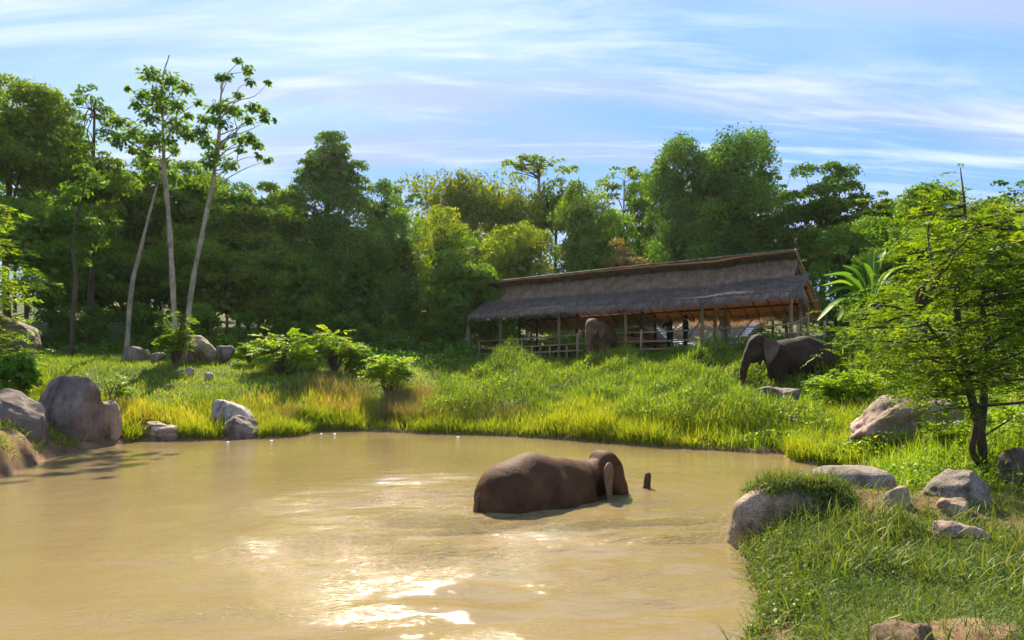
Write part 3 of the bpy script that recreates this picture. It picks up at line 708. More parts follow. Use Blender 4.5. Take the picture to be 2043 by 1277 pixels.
rock(432, 689, 466, 714, 31.5, 'small brown boulder right of the square-cut boulder', 'rock_brown', 33, 0.8, 0.3, 6, group=rk)
rock(241, 690, 286, 726, 30.0, 'rounded grey boulder left of the pale trunks in short grass', 'rock_grey', 35, 0.8, 0.3, 6, group=rk)
rock(279, 697, 298, 712, 30.6, 'little grey stone beside the rounded grey boulder', 'rock_grey', 36, 0.8, 0.3, 5, name='stone', group=rk)
rock(302, 703, 328, 718, 30.4, 'flat grey slab between the little grey stone and the sapling', 'rock_grey', 37, 0.8, 0.4, 5, tilt=0.4, name='stone', group=rk)
rock(-60, 624, 66, 700, 23.5, 'dark brown boulder under the overhanging branches at the left edge', 'rock_brown', 41, 0.7, 0.3, 6, tilt=-0.5, group=rk)
rock(18, 728, 64, 762, 22.0, 'small dark boulder low among weeds at the left edge', 'rock_brown', 43, 0.8, 0.3, 6, group=rk)
rock(371, 732, 387, 747, 28.0, 'small pinkish stone lying in the meadow, the left one of two', 'rock_pink', 45, 0.8, 0.3, 5, tilt=-0.3, name='stone', group=rk)
rock(408, 743, 426, 753, 27.3, 'small flat whitish stone lying in the meadow, the right one of two', 'rock_pale', 46, 0.8, 0.5, 5, name='stone', group=rk)
rk = 'boulders on the right bank'
rock(1500, 770, 1590, 824, 21.2, 'brown saddle-shaped boulder in the weeds below the standing elephant', 'rock_brown', 51, 0.7, 0.3, 7, rough=0.16, group=rk)
rock(1704, 788, 1930, 885, 14.4, 'large pinkish fractured boulder behind the dark tree stems', 'rock_pink', 57, 0.6, 0.3, 9, rough=0.13, tilt=0.15, skew=0.15, group=rk)
rock(1456, 960, 1700, 1150, 7.7, 'big pale boulder at the near waterline with grass hanging over it', 'rock_tan', 63, 0.62, 0.35, 6, rough=0.08, group=rk)
rock(1625, 929, 1785, 985, 8.3, 'smooth pale flat-topped rock behind the near boulder', 'rock_grey', 67, 0.8, 0.6, 5, rough=0.06, group=rk)
rock(1838, 938, 1985, 1005, 7.5, 'grey humped boulder lying in front of the tree base', 'rock_grey', 71, 0.7, 0.4, 6, rough=0.14, group=rk)
rock(1764, 968, 1812, 1018, 7.25, 'small tan stone leaning left of the grey humped boulder', 'rock_tan', 73, 0.8, 0.4, 5, tilt=0.5, name='stone', group=rk)
rock(1850, 1038, 1966, 1078, 6.4, 'half-buried flat pinkish stone in the near turf', 'rock_pink', 75, 0.7, 0.6, 6, rough=0.18, name='stone', group=rk)
rock(1872, 994, 1935, 1030, 7.1, 'flat pale stone sunk in the turf behind the pinkish one', 'rock_tan', 77, 0.8, 0.5, 5, name='stone', group=rk)
rock(1735, 1240, 1880, 1330, 4.1, 'brown earthy rock at the bottom edge in the near turf', 'rock_soil', 79, 0.9, 0.5, 6, rough=0.16, group=rk)
rock(1995, 893, 2075, 965, 10.8, 'dark rounded boulder right of the tree base at the frame edge', 'rock_brown', 81, 0.7, 0.3, 6, group=rk)
rock(1572, 828, 1606, 856, 19.1, 'small pinkish stone in the weeds below the saddle-shaped boulder', 'rock_pink', 83, 0.8, 0.4, 6, name='stone', group=rk)
for k, (u, v) in enumerate([(642, 866), (668, 866), (543, 880), (455, 883), (914, 872)]):
    w = W0(u, v)
    D, T = ico(3)
    p = D * (1 + 0.3 * fbm(D * 2 + k, 3, k)[:, None]) * np.array([0.05, 0.04, 0.02])
    o = G().add(p, t=T).build('foam_scrap', M['foam'], None, True, (w[0], w[1] - 0.05, 0.012))
    tag(o, ['white foam scrap floating by the inlet corner, the left one of two', 'white foam scrap floating by the inlet corner, the right one of two', 'white foam scrap floating just right of the brown waterline rock',
            'white foam scrap floating just left of the brown waterline rock', 'white foam scrap floating under the middle of the far bank'][k], 'foam', 'foam scraps floating along the far shore')

# ------------------------------------------------------------------ leaves
def leaf_quads(g, c, axis, nrm, L, Wd, tint):
    """rhombic leaves: c centres, axis = direction of the midrib, nrm = approximate face normal"""
    a = unit(axis); b = unit(np.cross(nrm, a)); L = np.asarray(L)[:, None]; Wd = np.asarray(Wd)[:, None]
    v = np.stack([c - a * L * 0.5, c + b * Wd * 0.5 + a * L * 0.06, c + a * L * 0.5, c - b * Wd * 0.5 + a * L * 0.06], 1)
    q = np.arange(len(c) * 4).reshape(-1, 4)
    g.add(v.reshape(-1, 3), q, tint=np.repeat(np.clip(tint, 0, 1), 4))
def rdir(rng, n):
    return unit(rng.normal(size=(n, 3)))
def clump_leaves(g, rng, centers, radii, n, size, up=0.5, squash=0.75, droop=0.25, shell=0.45, tint=0.5, tvar=0.25, aspect=0.55):
    """scatter n leaves over the upper shells of leaf clumps"""
    w = radii ** 2; k = rng.choice(len(centers), n, p=w / w.sum())
    d = rdir(rng, n); low = d[:, 2] < -0.25; d[low, 2] *= -1
    r = (1 - shell * rng.random(n) ** 1.6) * (1 + 0.11 * rng.normal(size=n))
    off = d * (radii[k] * r)[:, None]; off[:, 2] *= squash
    c = centers[k] + off
    nr = unit(d * 0.8 + np.array([0, 0, up]) + 0.65 * rng.normal(size=(n, 3)))
    ax = unit(np.cross(nr, rng.normal(size=(n, 3)))); ax[:, 2] -= droop; ax = unit(ax)
    sz = size * rng.uniform(0.65, 1.35, n)
    ct = rng.normal(size=len(centers)) * 0.16
    leaf_quads(g, c, ax, nr, sz, sz * aspect, tint + ct[k] + tvar * rng.normal(size=n) * 0.7)
def limb(g, rng, a, b, r0, r1, sag=0.15, n=6):
    a = np.asarray(a, float); b = np.asarray(b, float)
    m1 = a + (b - a) * 0.35 + rng.normal(size=3) * 0.06 * np.linalg.norm(b - a); m1[2] += sag * np.linalg.norm(b - a) * 0.4
    m2 = a + (b - a) * 0.7 + rng.normal(size=3) * 0.06 * np.linalg.norm(b - a); m2[2] += sag * np.linalg.norm(b - a) * 0.3
    p = smooth_path([a, m1, m2, b], 3)
    tube(g, p, np.linspace(r0, r1, len(p)), n)

LAYERS = 4.1
def tree(u, vt, hw, vb, Y, kind, leaf, label, seed, n=11000, size=0.27, bark='bark', lean=0.0, dep=0.8, group='forest trees behind the pond', trunk_u=None, name='tree', rtr=None):
    rng = np.random.default_rng(seed)
    cx, _, zt = P(u, vt, Y); zb = P(u, vb + (35 if kind in ('broad', 'vine') else 0), Y)[2]; a = px(hw * (1.15 if kind in ('broad', 'vine') else 1.0), Y); H = zt - zb
    bx = (u if trunk_u is None else trunk_u); bx = P(bx, 0, Y)[0]
    z0 = gz(bx, Y)
    zb = max(zb, z0 + 0.1); H = zt - zb; zc = (zt + zb) / 2
    root = empty(name, (bx, Y, z0), label, 'tree' if name == 'tree' else 'shrub', group)
    O = np.array([bx, Y, z0])
    C = np.array([cx, Y, zc]) - O
    ax = np.array([a, a * dep, H / 2])
    rt = rtr or max(0.07, (0.008 if kind == 'sparse' else 0.015) * (zt - z0))
    size = 0.0047 * Y * (size / 0.27)
    n = int(min(42000, LAYERS * 2 * a * H / (0.3 * size * size)) * (n / 11000) ** 0.35)
    if kind in ('broad', 'sparse', 'umbrella'):
        K = {'broad': 40, 'sparse': 44, 'umbrella': 44}[kind]
        d = rdir(rng, K * 2); d = d[d[:, 2] > (-0.75 if kind != 'umbrella' else -0.1)][:K]; K = len(d)
        rr = rng.uniform(0.55, 1.0, K)
        cs = C + d * ax * rr[:, None]
        cs += rng.normal(size=cs.shape) * 0.07 * ax
        rad = rng.uniform(0.15, 0.36, K) * min(a, H * 0.6) * (0.75 if kind == 'sparse' else 1.0)
        g = G()
        if kind == 'broad':
            shade_core = C + rdir(rng, 14) * ax * 0.38
            clump_leaves(g, rng, shade_core, np.full(14, 0.42 * min(a, H / 2)), int(n * 0.16), size * 2.4, tint=0.3, shell=0.9)  # big inner leaves tinted darker: shade inside the crown put into their colour
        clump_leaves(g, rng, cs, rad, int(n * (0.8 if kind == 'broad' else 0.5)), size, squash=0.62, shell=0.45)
    elif kind == 'vine':
        # dome draped in creepers: overlapping hanging lobes, longer than wide
        K = max(26, int(20 * H / max(a, 0.5)))
        th = rng.uniform(0, 2 * pi, K); zz = rng.uniform(-0.95, 0.98, K)
        rad_p = np.sqrt(np.clip(1 - np.clip(zz, 0, 1) ** 2.4, 0.05, 1)) * rng.uniform(0.72, 1.0, K)
        cs = C + np.stack([np.cos(th) * rad_p * a, np.sin(th) * rad_p * a * dep, zz * H / 2], -1)
        rad = rng.uniform(0.2, 0.36, K) * a
        g = G()
        clump_leaves(g, rng, cs, rad, n, size * 0.85, up=0.25, squash=1.25, droop=0.9, shell=0.35, tint=0.45)
        shade_core = C + np.stack([np.zeros(7), np.zeros(7), np.linspace(-0.42, 0.26, 7) * H], -1)
        clump_leaves(g, rng, shade_core, np.full(7, 0.5 * a), int(n * 0.16), size * 2.4, tint=0.25, shell=0.9)  # darker tint paints inner shade behind the hanging lobes
    elif kind == 'feather':
        g = G(); K = 120
        bb = np.array([bx, Y, max(z0, zb - 1.0)]) - O
        cc, aa, nn = [], [], []
        for k in range(K):
            t_ = C + rng.normal(size=3) * np.array([a * 0.5, a * 0.4, 0]); t_[2] = (zt - z0) - abs(rng.normal()) * H * 0.3
            s_ = np.array([bb[0] + (t_[0] - bb[0]) * 0.5, bb[1] + (t_[1] - bb[1]) * 0.5, bb[2] + (t_[2] - bb[2]) * 0.3])
            path = smooth_path([s_, (s_ + t_) / 2 + [0, 0, 0.6], t_, t_ + np.array([(t_[0] - bb[0]) * 0.25 + rng.normal() * 0.4, rng.normal() * 0.4, -0.5])], 8)
            m = n // K; j = rng.integers(2, len(path), m)
            p0 = path[j] + rng.normal(size=(m, 3)) * 0.28
            cc.append(p0); aa.append(unit(np.array([0, 0, -0.7]) + rng.normal(size=(m, 3)) * 0.7)); nn.append(rdir(rng, m))
        cc = np.concatenate(cc); m = len(cc)
        sz = size * 1.3 * rng.uniform(0.8, 1.5, m)
        leaf_quads(g, cc, np.concatenate(aa), np.concatenate(nn), sz, sz * 0.32, 0.5 + 0.22 * rng.normal(size=m))
        cs = C + rng.normal(size=(10, 3)) * ax * 0.4
    g.build('crown', M[leaf], root)
    g = G()
    top = C + np.array([0, 0, H * 0.18])
    p = smooth_path([(0, 0, -0.3), (rng.normal() * 0.1, 0, C[2] * 0.4), C - [0, 0, H * 0.15], top], 4)
    tube(g, p, np.linspace(rt, rt * 0.35, len(p)), 9)
    idx = rng.choice(len(cs), min(len(cs), 14), replace=False)
    for k in idx:
        s_ = p[rng.integers(len(p) // 2, len(p))]
        limb(g, rng, s_, cs[k], rt * 0.3, rt * 0.08)
    g.build('trunk', M[bark], root, smooth=True)
    return root

FT = [  # u, v_top, half width, v_bottom, depth, kind, leaf, label
    (20, 168, 135, 420, 31, 'broad', 'leaf_olive', 'big yellow-green tree in the top left corner of the forest', dict(n=16000)),
    (100, 212, 75, 400, 35, 'broad', 'leaf_green', 'green tree rising between the corner tree and the thin-crowned tree', {}),
    (188, 166, 52, 300, 33, 'sparse', 'leaf_deep', 'thin-crowned dark tree against the sky left of the pale trunks', dict(n=6000)),
    (180, 285, 70, 430, 32.5, 'broad', 'leaf_olive', 'olive tree under the thin-crowned dark tree', {}),
    (50, 380, 115, 600, 28, 'broad', 'leaf_green', 'dense tree filling the left edge below the corner tree', dict(n=13000)),
    (290, 320, 75, 520, 38, 'broad', 'leaf_deep', 'dark tree behind the crown of the left pale trunk', {}),
    (385, 325, 72, 480, 40, 'broad', 'leaf_green', 'green tree between the two tall pale trunks', {}),
    (475, 350, 85, 520, 37, 'broad', 'leaf_olive', 'sunlit yellow-green tree right of the tall pale trunks', dict(n=13000)),
    (552, 365, 62, 540, 42, 'broad', 'leaf_olive', 'sunlit rounded tree left of the tall vine-hung tree', {}),
    (190, 450, 105, 690, 35, 'broad', 'leaf_green', 'leafy green tree at the forest edge left of the leaning trunk', dict(n=13000)),
    (320, 470, 95, 690, 36, 'broad', 'leaf_green', 'leafy green tree directly behind the foot of the pale trunks', dict(n=13000)),
    (450, 470, 95, 680, 35.5, 'broad', 'leaf_olive', 'olive-green tree just right of the pale trunks at the forest edge', dict(n=13000)),
    (545, 470, 80, 660, 37, 'broad', 'leaf_olive', 'leafy tree behind the ferny shrubs on the meadow', {}),
    (655, 262, 62, 420, 44, 'broad', 'leaf_deep', 'tallest dark tree left of centre with a ragged top', dict(n=13000)),
    (650, 385, 85, 640, 43, 'vine', 'leaf_deep', 'creeper-hung tree under the tallest dark tree', {}),
    (598, 520, 50, 700, 35.5, 'vine', 'leaf_green', 'creeper-draped column of leaves left of centre at the forest edge', {}),
    (715, 480, 72, 700, 39, 'vine', 'leaf_deep', 'broad creeper-draped tree under the middle of the skyline', dict(n=13000)),
    (755, 372, 48, 560, 46, 'vine', 'leaf_deep', 'narrow creeper-covered tree right of the tallest dark tree', {}),
    (800, 358, 42, 440, 54, 'sparse', 'leaf_deep', 'small open-branched tree on the skyline left of the feathery trees', dict(n=4500)),
    (810, 440, 62, 690, 43, 'vine', 'leaf_green', 'creeper-hung tree left of the yellow-leaved trees', {}),
    (915, 352, 85, 480, 58, 'feather', 'leaf_feather', 'feathery pale tree on the skyline left of the umbrella-shaped one', dict(n=12000)),
    (1010, 380, 80, 500, 57, 'feather', 'leaf_feather', 'feathery tree under the umbrella-shaped tree', dict(n=12000)),
    (885, 428, 48, 600, 44, 'vine', 'leaf_yellow', 'yellow-leaved tree above the left end of the pavilion, left one', {}),
    (935, 500, 72, 660, 41.5, 'broad', 'leaf_green', 'small green tree with a slim trunk at the left end of the pavilion', dict(n=12000, bark='bark_pale', rtr=0.16)),
    (1035, 462, 68, 590, 48, 'vine', 'leaf_yellow', 'glowing yellow-green tree right behind the left part of the pavilion roof', dict(n=12000)),
    (1075, 308, 68, 385, 62, 'umbrella', 'leaf_olive', 'umbrella-shaped tree standing highest above the pavilion roof', dict(n=8000)),
    (1110, 362, 62, 460, 60, 'broad', 'leaf_deep', 'dark rounded tree under the umbrella-shaped tree', {}),
    (1165, 385, 58, 580, 52, 'vine', 'leaf_olive', 'ragged yellow-green tree behind the middle of the pavilion', dict(n=13000)),
    (1245, 322, 58, 440, 62, 'sparse', 'leaf_olive', 'open airy tree on the skyline left of the giant creeper-covered tree', dict(n=6000)),
    (1280, 358, 34, 560, 57, 'vine', 'leaf_deep', 'narrow dark pillar of creepers left of the giant creeper-covered tree', {}),
    (1432, 266, 110, 560, 51, 'vine', 'leaf_deep', 'giant creeper-covered tree towering over the pavilion', dict(n=30000, size=0.3)),
    (1342, 305, 42, 540, 52.5, 'vine', 'leaf_green', 'creeper-covered flank tree at the left side of the giant', {}),
    (1518, 296, 34, 520, 53, 'vine', 'leaf_deep', 'creeper-covered flank tree at the right side of the giant', {}),
    (1640, 322, 74, 540, 50, 'broad', 'leaf_deep', 'dark dense tree on the skyline right of the giant', dict(n=16000)),
    (1563, 342, 36, 500, 54, 'sparse', 'leaf_deep', 'gappy dark tree filling the notch right of the giant', {}),
    (1252, 488, 48, 590, 45, 'broad', 'leaf_pinkish', 'small tree with pinkish-yellow leaves just above the pavilion ridge', dict(n=6000)),
    (1755, 364, 50, 520, 45, 'broad', 'leaf_olive', 'pale-edged tree left of the broad right-hand trees', {}),
    (1850, 370, 110, 600, 38, 'broad', 'leaf_green', 'broad sunlit tree behind the dark-stemmed tree', dict(n=18000)),
    (1970, 384, 95, 620, 36, 'broad', 'leaf_olive', 'broad tree behind the right edge of the dark-stemmed tree', dict(n=14000)),
    (2025, 345, 45, 460, 40, 'sparse', 'leaf_deep', 'dark-leaved tree poking up at the right edge of the skyline', dict(n=5000)),
    (1690, 470, 68, 700, 42, 'vine', 'leaf_deep', 'dark tree behind the right gable of the pavilion', {}),
    (1385, 440, 90, 640, 48.5, 'vine', 'leaf_deep', 'dark creeper thicket right above the pavilion ridge', dict(n=13000)),
    (1210, 440, 65, 620, 50, 'vine', 'leaf_green', 'shaded creeper tree behind the middle of the pavilion ridge', {}),
    (1570, 440, 65, 640, 49, 'broad', 'leaf_deep', 'dark tree above the right end of the pavilion ridge', {}),
    (2010, 560, 95, 830, 25, 'broad', 'leaf_olive', 'sunlit bushy tree behind the dark-stemmed tree at the right edge', dict(n=12000, size=0.2)),
    (1745, 560, 55, 790, 29.5, 'broad', 'leaf_deep', 'dark bushy tree behind the banana plant', {}),
    (960, 590, 60, 720, 46, 'broad', 'leaf_green', 'low tree behind the left end of the railing', {}),
    (1060, 600, 70, 720, 50, 'broad', 'leaf_bright', 'bright bushy tree seen under the left half of the pavilion roof', {}),
]
for k, (u, vt, hw, vb, Y, kind, leaf, label, kw) in enumerate(FT):
    if u < 830: Y = Y * 1.0 + 7.0 if Y < 41 else Y + 4
    kw = dict(kw); tree(u, vt, hw, vb, Y, kind, leaf, label, 100 + k, **kw)

# tall pale-trunked trees with sparse tufts of large leaves
def pale_tree(path, Yb, tufts, label, seed, r0, side):
    rng = np.random.default_rng(seed)
    w = np.array([P(u, v, Yb + dy) for u, v, dy in path]); w[0, 2] = gz(w[0, 0], w[0, 1]) - 0.1
    root = empty('tree', w[0], label, 'tree', 'tall pale-trunked trees')
    O = w[0]; w = w - O
    p = smooth_path(w, 5)
    g = G(); tube(g, p, np.linspace(r0, r0 * 0.16, len(p)) * (1 + 0.08 * rng.normal(size=len(p))), 10)
    lg = G(); cs = []
    for (u, v, r) in tufts:
        c = P(u, v, Yb + rng.uniform(-1.2, 1.2)) - O
        j = np.argmin(np.abs(p[:, 2] - (c[2] - 0.5 * abs(c[0] - p[:, 0].mean()) * 0.6 - 0.3))); s_ = p[max(j, len(p) // 3)]
        limb(g, rng, s_, c, r0 * 0.22, r0 * 0.05, 0.05)
        R = px(r, Yb); m = int(30 + 620 * R * R); R = R * 1.15
        for q in range(3):
            limb(g, rng, c, c + rdir(rng, 1)[0] * R * 0.9, r0 * 0.06, 0.012, 0.0, 5)
        cs.append((c, R, m))
    for c, R, m in cs:
        d = rdir(rng, m); off = d * R * rng.uniform(0.2, 1.05, m)[:, None]; off[:, 2] *= 0.7
        sz = rng.uniform(0.12, 0.27, m)
        nr = unit(np.array([0, 0, 0.7]) + rng.normal(size=(m, 3)) * 0.7)
        ax = unit(d * [1, 1, 0.3] + np.array([0, 0, -0.7]) + 0.4 * rng.normal(size=(m, 3)))
        leaf_quads(lg, c + off, ax, nr, sz, sz * 0.6, 0.5 + 0.25 * rng.normal(size=m))
    g.build('trunk', M['bark' if seed == 64 else 'bark_pale'], root, smooth=True)
    lg.build('crown', M['leaf_green'], root)
rngt = np.random.default_rng(9)
t3 = [(300, 150, 22), (340, 160, 22), (370, 178, 16), (285, 190, 14), (255, 178, 7), (320, 215, 24), (350, 210, 20), (275, 210, 18), (300, 235, 20), (270, 265, 26), (300, 280, 26), (240, 245, 18),
      (350, 250, 24), (375, 232, 10), (330, 280, 22), (290, 305, 18), (240, 280, 20), (375, 270, 18), (395, 205, 9), (318, 190, 22), (225, 235, 14), (345, 300, 14), (265, 300, 12)]
t4 = [(475, 122, 9), (495, 140, 12), (455, 155, 10), (440, 155, 12), (500, 165, 10), (535, 165, 6), (475, 190, 10), (505, 215, 14), (430, 215, 18), (455, 215, 20), (475, 225, 16), (525, 225, 12), (530, 240, 9), (495, 240, 12),
      (410, 240, 16), (440, 245, 18), (500, 275, 14), (480, 280, 16), (515, 290, 12), (410, 285, 16), (440, 290, 14), (535, 320, 9), (515, 312, 8), (400, 265, 18), (425, 310, 20), (455, 330, 18), (480, 300, 10), (548, 240, 5), (415, 330, 16)]
pale_tree([(352, 668, 0), (345, 580, 0), (337, 440, 0.2), (328, 340, 0.2), (325, 250, 0.3), (324, 160, 0.3), (338, 110, 0.3)], 31.0, t3, 'tall straight pale-trunked tree with tufted crown, the left of the pair', 61, 0.135, 1)
pale_tree([(366, 678, 0), (382, 580, 0), (405, 460, 0), (425, 360, 0.2), (437, 270, 0.2), (440, 200, 0.2), (445, 160, 0.2)], 30.5, t4, 'tall pale-trunked tree leaning right with a loose open crown', 62, 0.135, 1)
pale_tree([(252, 660, 0), (262, 580, 0), (280, 500, 0), (300, 420, 0), (322, 340, 0.5), (330, 300, 0.5)], 33.5, [(330, 330, 22), (300, 350, 18), (345, 350, 16)], 'pale crooked trunk leaning right, left of the tall pair', 63, 0.12, 1)
pale_tree([(140, 640, 0), (150, 560, 0), (145, 480, 0), (165, 390, 0), (172, 330, 0)], 31.5, [(150, 380, 26), (190, 360, 20), (120, 400, 20), (170, 340, 22)], 'dim slim trunk deep in the leaves near the left edge', 64, 0.10, 1)

# ------------------------------------------------------------------ feathery (bipinnate) sprays for the near tree and the ferny shrubs
def sprays(g, rng, bases, dirs, length, pairs, leaf, tint, tvar=0.18, droop=0.35, wid=0.32):
    """each spray: a rachis that droops, small leaflets in pairs on both sides"""
    m = len(bases); length = np.broadcast_to(length, (m,))
    d = unit(dirs); side = unit(np.cross(d, np.array([0, 0, 1.0]) + 0.25 * rng.normal(size=(m, 3)))); nr = unit(np.cross(side, d))
    t = (np.arange(pairs) + 0.6) / pairs
    ct = rng.normal(size=m) * 0.14
    for sg in (1, -1):
        for tt in t:
            c = bases + d * (length * tt)[:, None] + np.array([0, 0, -1.0]) * (droop * length * tt * tt)[:, None]
            ll = leaf * length / np.mean(length) * (0.55 + 0.75 * sin(pi * min(tt, 0.95) ** 0.8)) * rng.uniform(0.8, 1.2, m)
            ax = unit(side * sg + d * 0.45 + 0.18 * rng.normal(size=(m, 3)) + np.array([0, 0, -0.15]))
            leaf_quads(g, c + ax * (ll * 0.5)[:, None], ax, nr + 0.3 * rng.normal(size=(m, 3)), ll, ll * wid, tint + ct + tvar * rng.normal(size=m))
    return side

def near_tree():
    rng = np.random.default_rng(77)
    Y0 = 11.6
    b = P(1968, 938, Y0); b[2] = gz(b[0], b[1]) - 0.05
    root = empty('tree', b, 'near tree with two dark stems and feathery yellow-green leaves on the right bank', 'tree')
    g = G()
    pp = lambda u, v, dy=0: P(u, v, Y0 + dy) - b
    s1 = smooth_path([(0, 0, -0.1), pp(1955, 860), pp(1935, 780), pp(1920, 700, -0.1), pp(1908, 610, -0.2), pp(1912, 520, 0), pp(1925, 430, 0.1), pp(1916, 335, 0.1)], 5)
    s2 = smooth_path([pp(1954, 868, 0), pp(1961, 810, 0.1), pp(1964, 750, 0.3), pp(1970, 680, 0.4), pp(1960, 600, 0.4), pp(1985, 500, 0.5), pp(2000, 430, 0.5)], 5)
    s3 = smooth_path([(-0.02, 0, 0.05), pp(1940, 900, -0.1), pp(1948, 840, -0.3), pp(1925, 770, -0.6), pp(1880, 690, -0.9), pp(1830, 620, -1.0)], 5)
    tube(g, s1, np.concatenate([np.linspace(0.08, 0.05, len(s1) * 2 // 3), np.linspace(0.052, 0.008, len(s1) - len(s1) * 2 // 3)]), 10)
    tube(g, s2, np.linspace(0.08, 0.025, len(s2)), 9)
    tube(g, s3, np.linspace(0.06, 0.02, len(s3)), 8)
    stems = np.concatenate([s1[8:], s2[8:], s3[6:]])
    # layered branches reaching out of the stems
    ends = []
    for k in range(190):
        u = rng.uniform(1690, 2260); v = rng.uniform(405, 835)
        e = ((u - 1960) / 275) ** 2 + ((v - 622) / 215) ** 2
        if e > 1.0 + 0.25 * sin(u * 0.045) or (v > 745 and 1890 < u < 1995) or (u < 1800 and v < 590) or (u < 1730 and not 610 < v < 740): continue
        dy = rng.uniform(-1.9, 1.9)
        t_ = pp(u, v, dy)
        dd = np.linalg.norm(stems - t_, axis=1) + np.where(stems[:, 2] > t_[2] + 0.1, 2.0, 0)
        s_ = stems[np.argmin(dd)]
        limb(g, rng, s_, t_, 0.03, 0.008, 0.08, 5)
        ends.append((t_, s_))
    bs, ds = [], []
    for t_, s_ in ends:
        o = (t_ - s_); L_ = np.linalg.norm(o)
        for q in range(26):
            f_ = rng.uniform(0.3, 1.05); p_ = s_ + o * f_ + rng.normal(size=3) * np.array([0.28, 0.28, 0.17])
            a_ = math.atan2(o[1], o[0]) + rng.normal() * 0.9
            bs.append(p_); ds.append((cos(a_), sin(a_), rng.normal() * 0.4 + 0.22))
    # top shoot with short pinnae
    for q in range(16):
        p_ = s1[-1 - q // 3] ; a_ = rng.uniform(0, 2 * pi)
        bs.append(p_ + [0, 0, -0.05 * q]); ds.append((cos(a_), sin(a_), 0.3))
    g.build('trunk', M['bark'], root, smooth=True)
    lg = G(); bs = np.array(bs); ds = np.array(ds)
    sprays(lg, rng, bs, ds, rng.uniform(0.26, 0.5, len(bs)), 9, 0.066, 0.55, wid=0.42)
    lg.build('crown', M['leaf_feathery_near'], root)
M['leaf_feathery_near'] = leaf_mat('leaf_feathery_near', [(0, (0.0372, 0.0938, 0.008)), (0.5, (0.1062, 0.1875, 0.012)), (1, (0.2231, 0.2937, 0.02))], 0.5, 0.012)
near_tree()

def ferny(u, v_base, v_top, hw, Y, leaf, label, seed, nst=14, name='shrub', group='ferny shrubs on the banks', up=0.75, sl=0.55, pairs=8, lf=0.11, z0=None, flat=False):
    rng = np.random.default_rng(seed)
    b = P(u, v_base, Y); b[2] = gz(b[0], b[1])
    H = P(u, v_top, Y)[2] - b[2]; a = px(hw, Y)
    root = empty(name, b, label, 'shrub', group)
    g = G(); bs, ds = [], []
    for k in range(nst):
        th = rng.uniform(0, 2 * pi); rr = rng.uniform(0.15, 0.85) ** 0.8
        e = np.array([cos(th) * a * rr, sin(th) * a * rr * 0.8, H * rng.uniform(0.45, 0.93) * (1 - 0.35 * rr * rr)])
        limb(g, rng, (0, 0, -0.05), e, 0.022 * max(1, H / 1.5), 0.006, 0.15, 5)
        for q in range(9):
            f_ = rng.uniform(0.5, 1.0); p_ = e * f_ + rng.normal(size=3) * 0.08 * a
            a_ = th + rng.normal() * 0.9
            bs.append(p_); ds.append((cos(a_), sin(a_), 0.25 + 0.3 * rng.normal()))
    bs = np.array(bs); ds = np.array(ds); bs[:, 2] = np.maximum(bs[:, 2], 0.05)
    g.build('stem', M['bark'], root, smooth=True)
    lg = G(); sprays(lg, rng, bs, ds, sl * rng.uniform(0.6, 1.2, len(bs)), pairs, lf, 0.55, droop=0.3, wid=0.5)
    lg.build('foliage', M[leaf], root)
ferny(560, 745, 640, 68, 29, 'leaf_bright', 'wide ferny shrub on the meadow, left of the upright bright green one', 201, 26, sl=0.75, lf=0.15)
ferny(668, 728, 640, 48, 31, 'leaf_bright', 'upright bright green feathery shrub beside the forest edge', 202, 26, sl=0.7, lf=0.14)
ferny(775, 770, 688, 44, 28, 'leaf_bright', 'glowing yellow-green fern-like shrub in the middle of the far bank', 203, 18, sl=0.75, lf=0.15)
ferny(1690, 815, 712, 62, 20.5, 'leaf_bright', 'bright ferny shrub on the bank right of the standing elephant', 204, 26, sl=0.6, lf=0.12)
ferny(348, 712, 598, 34, 29.5, 'leaf_olive', 'slim sapling in front of the pale trunks', 205, 14, sl=0.6, lf=0.14)
ferny(215, 785, 712, 45, 22.5, 'leaf_olive', 'thin leafy sapling in the grass behind the left boulders', 206, 9, sl=0.4, lf=0.09)
ferny(498, 715, 680, 26, 31, 'leaf_green', 'small ferny bush left of the wide ferny shrub', 207, 9, sl=0.5, lf=0.14)
ferny(1745, 862, 800, 40, 17, 'leaf_bright', 'low leafy bush at the left foot of the pinkish boulder', 208, 10, sl=0.35, lf=0.08)
ferny(1880, 905, 830, 38, 13.4, 'leaf_olive', 'straggly bush in front of the pinkish boulder', 209, 9, sl=0.25, lf=0.07)
ferny(1990, 905, 800, 55, 14.5, 'leaf_bright', 'leafy bush behind the two dark stems', 210, 16, sl=0.35, lf=0.08)
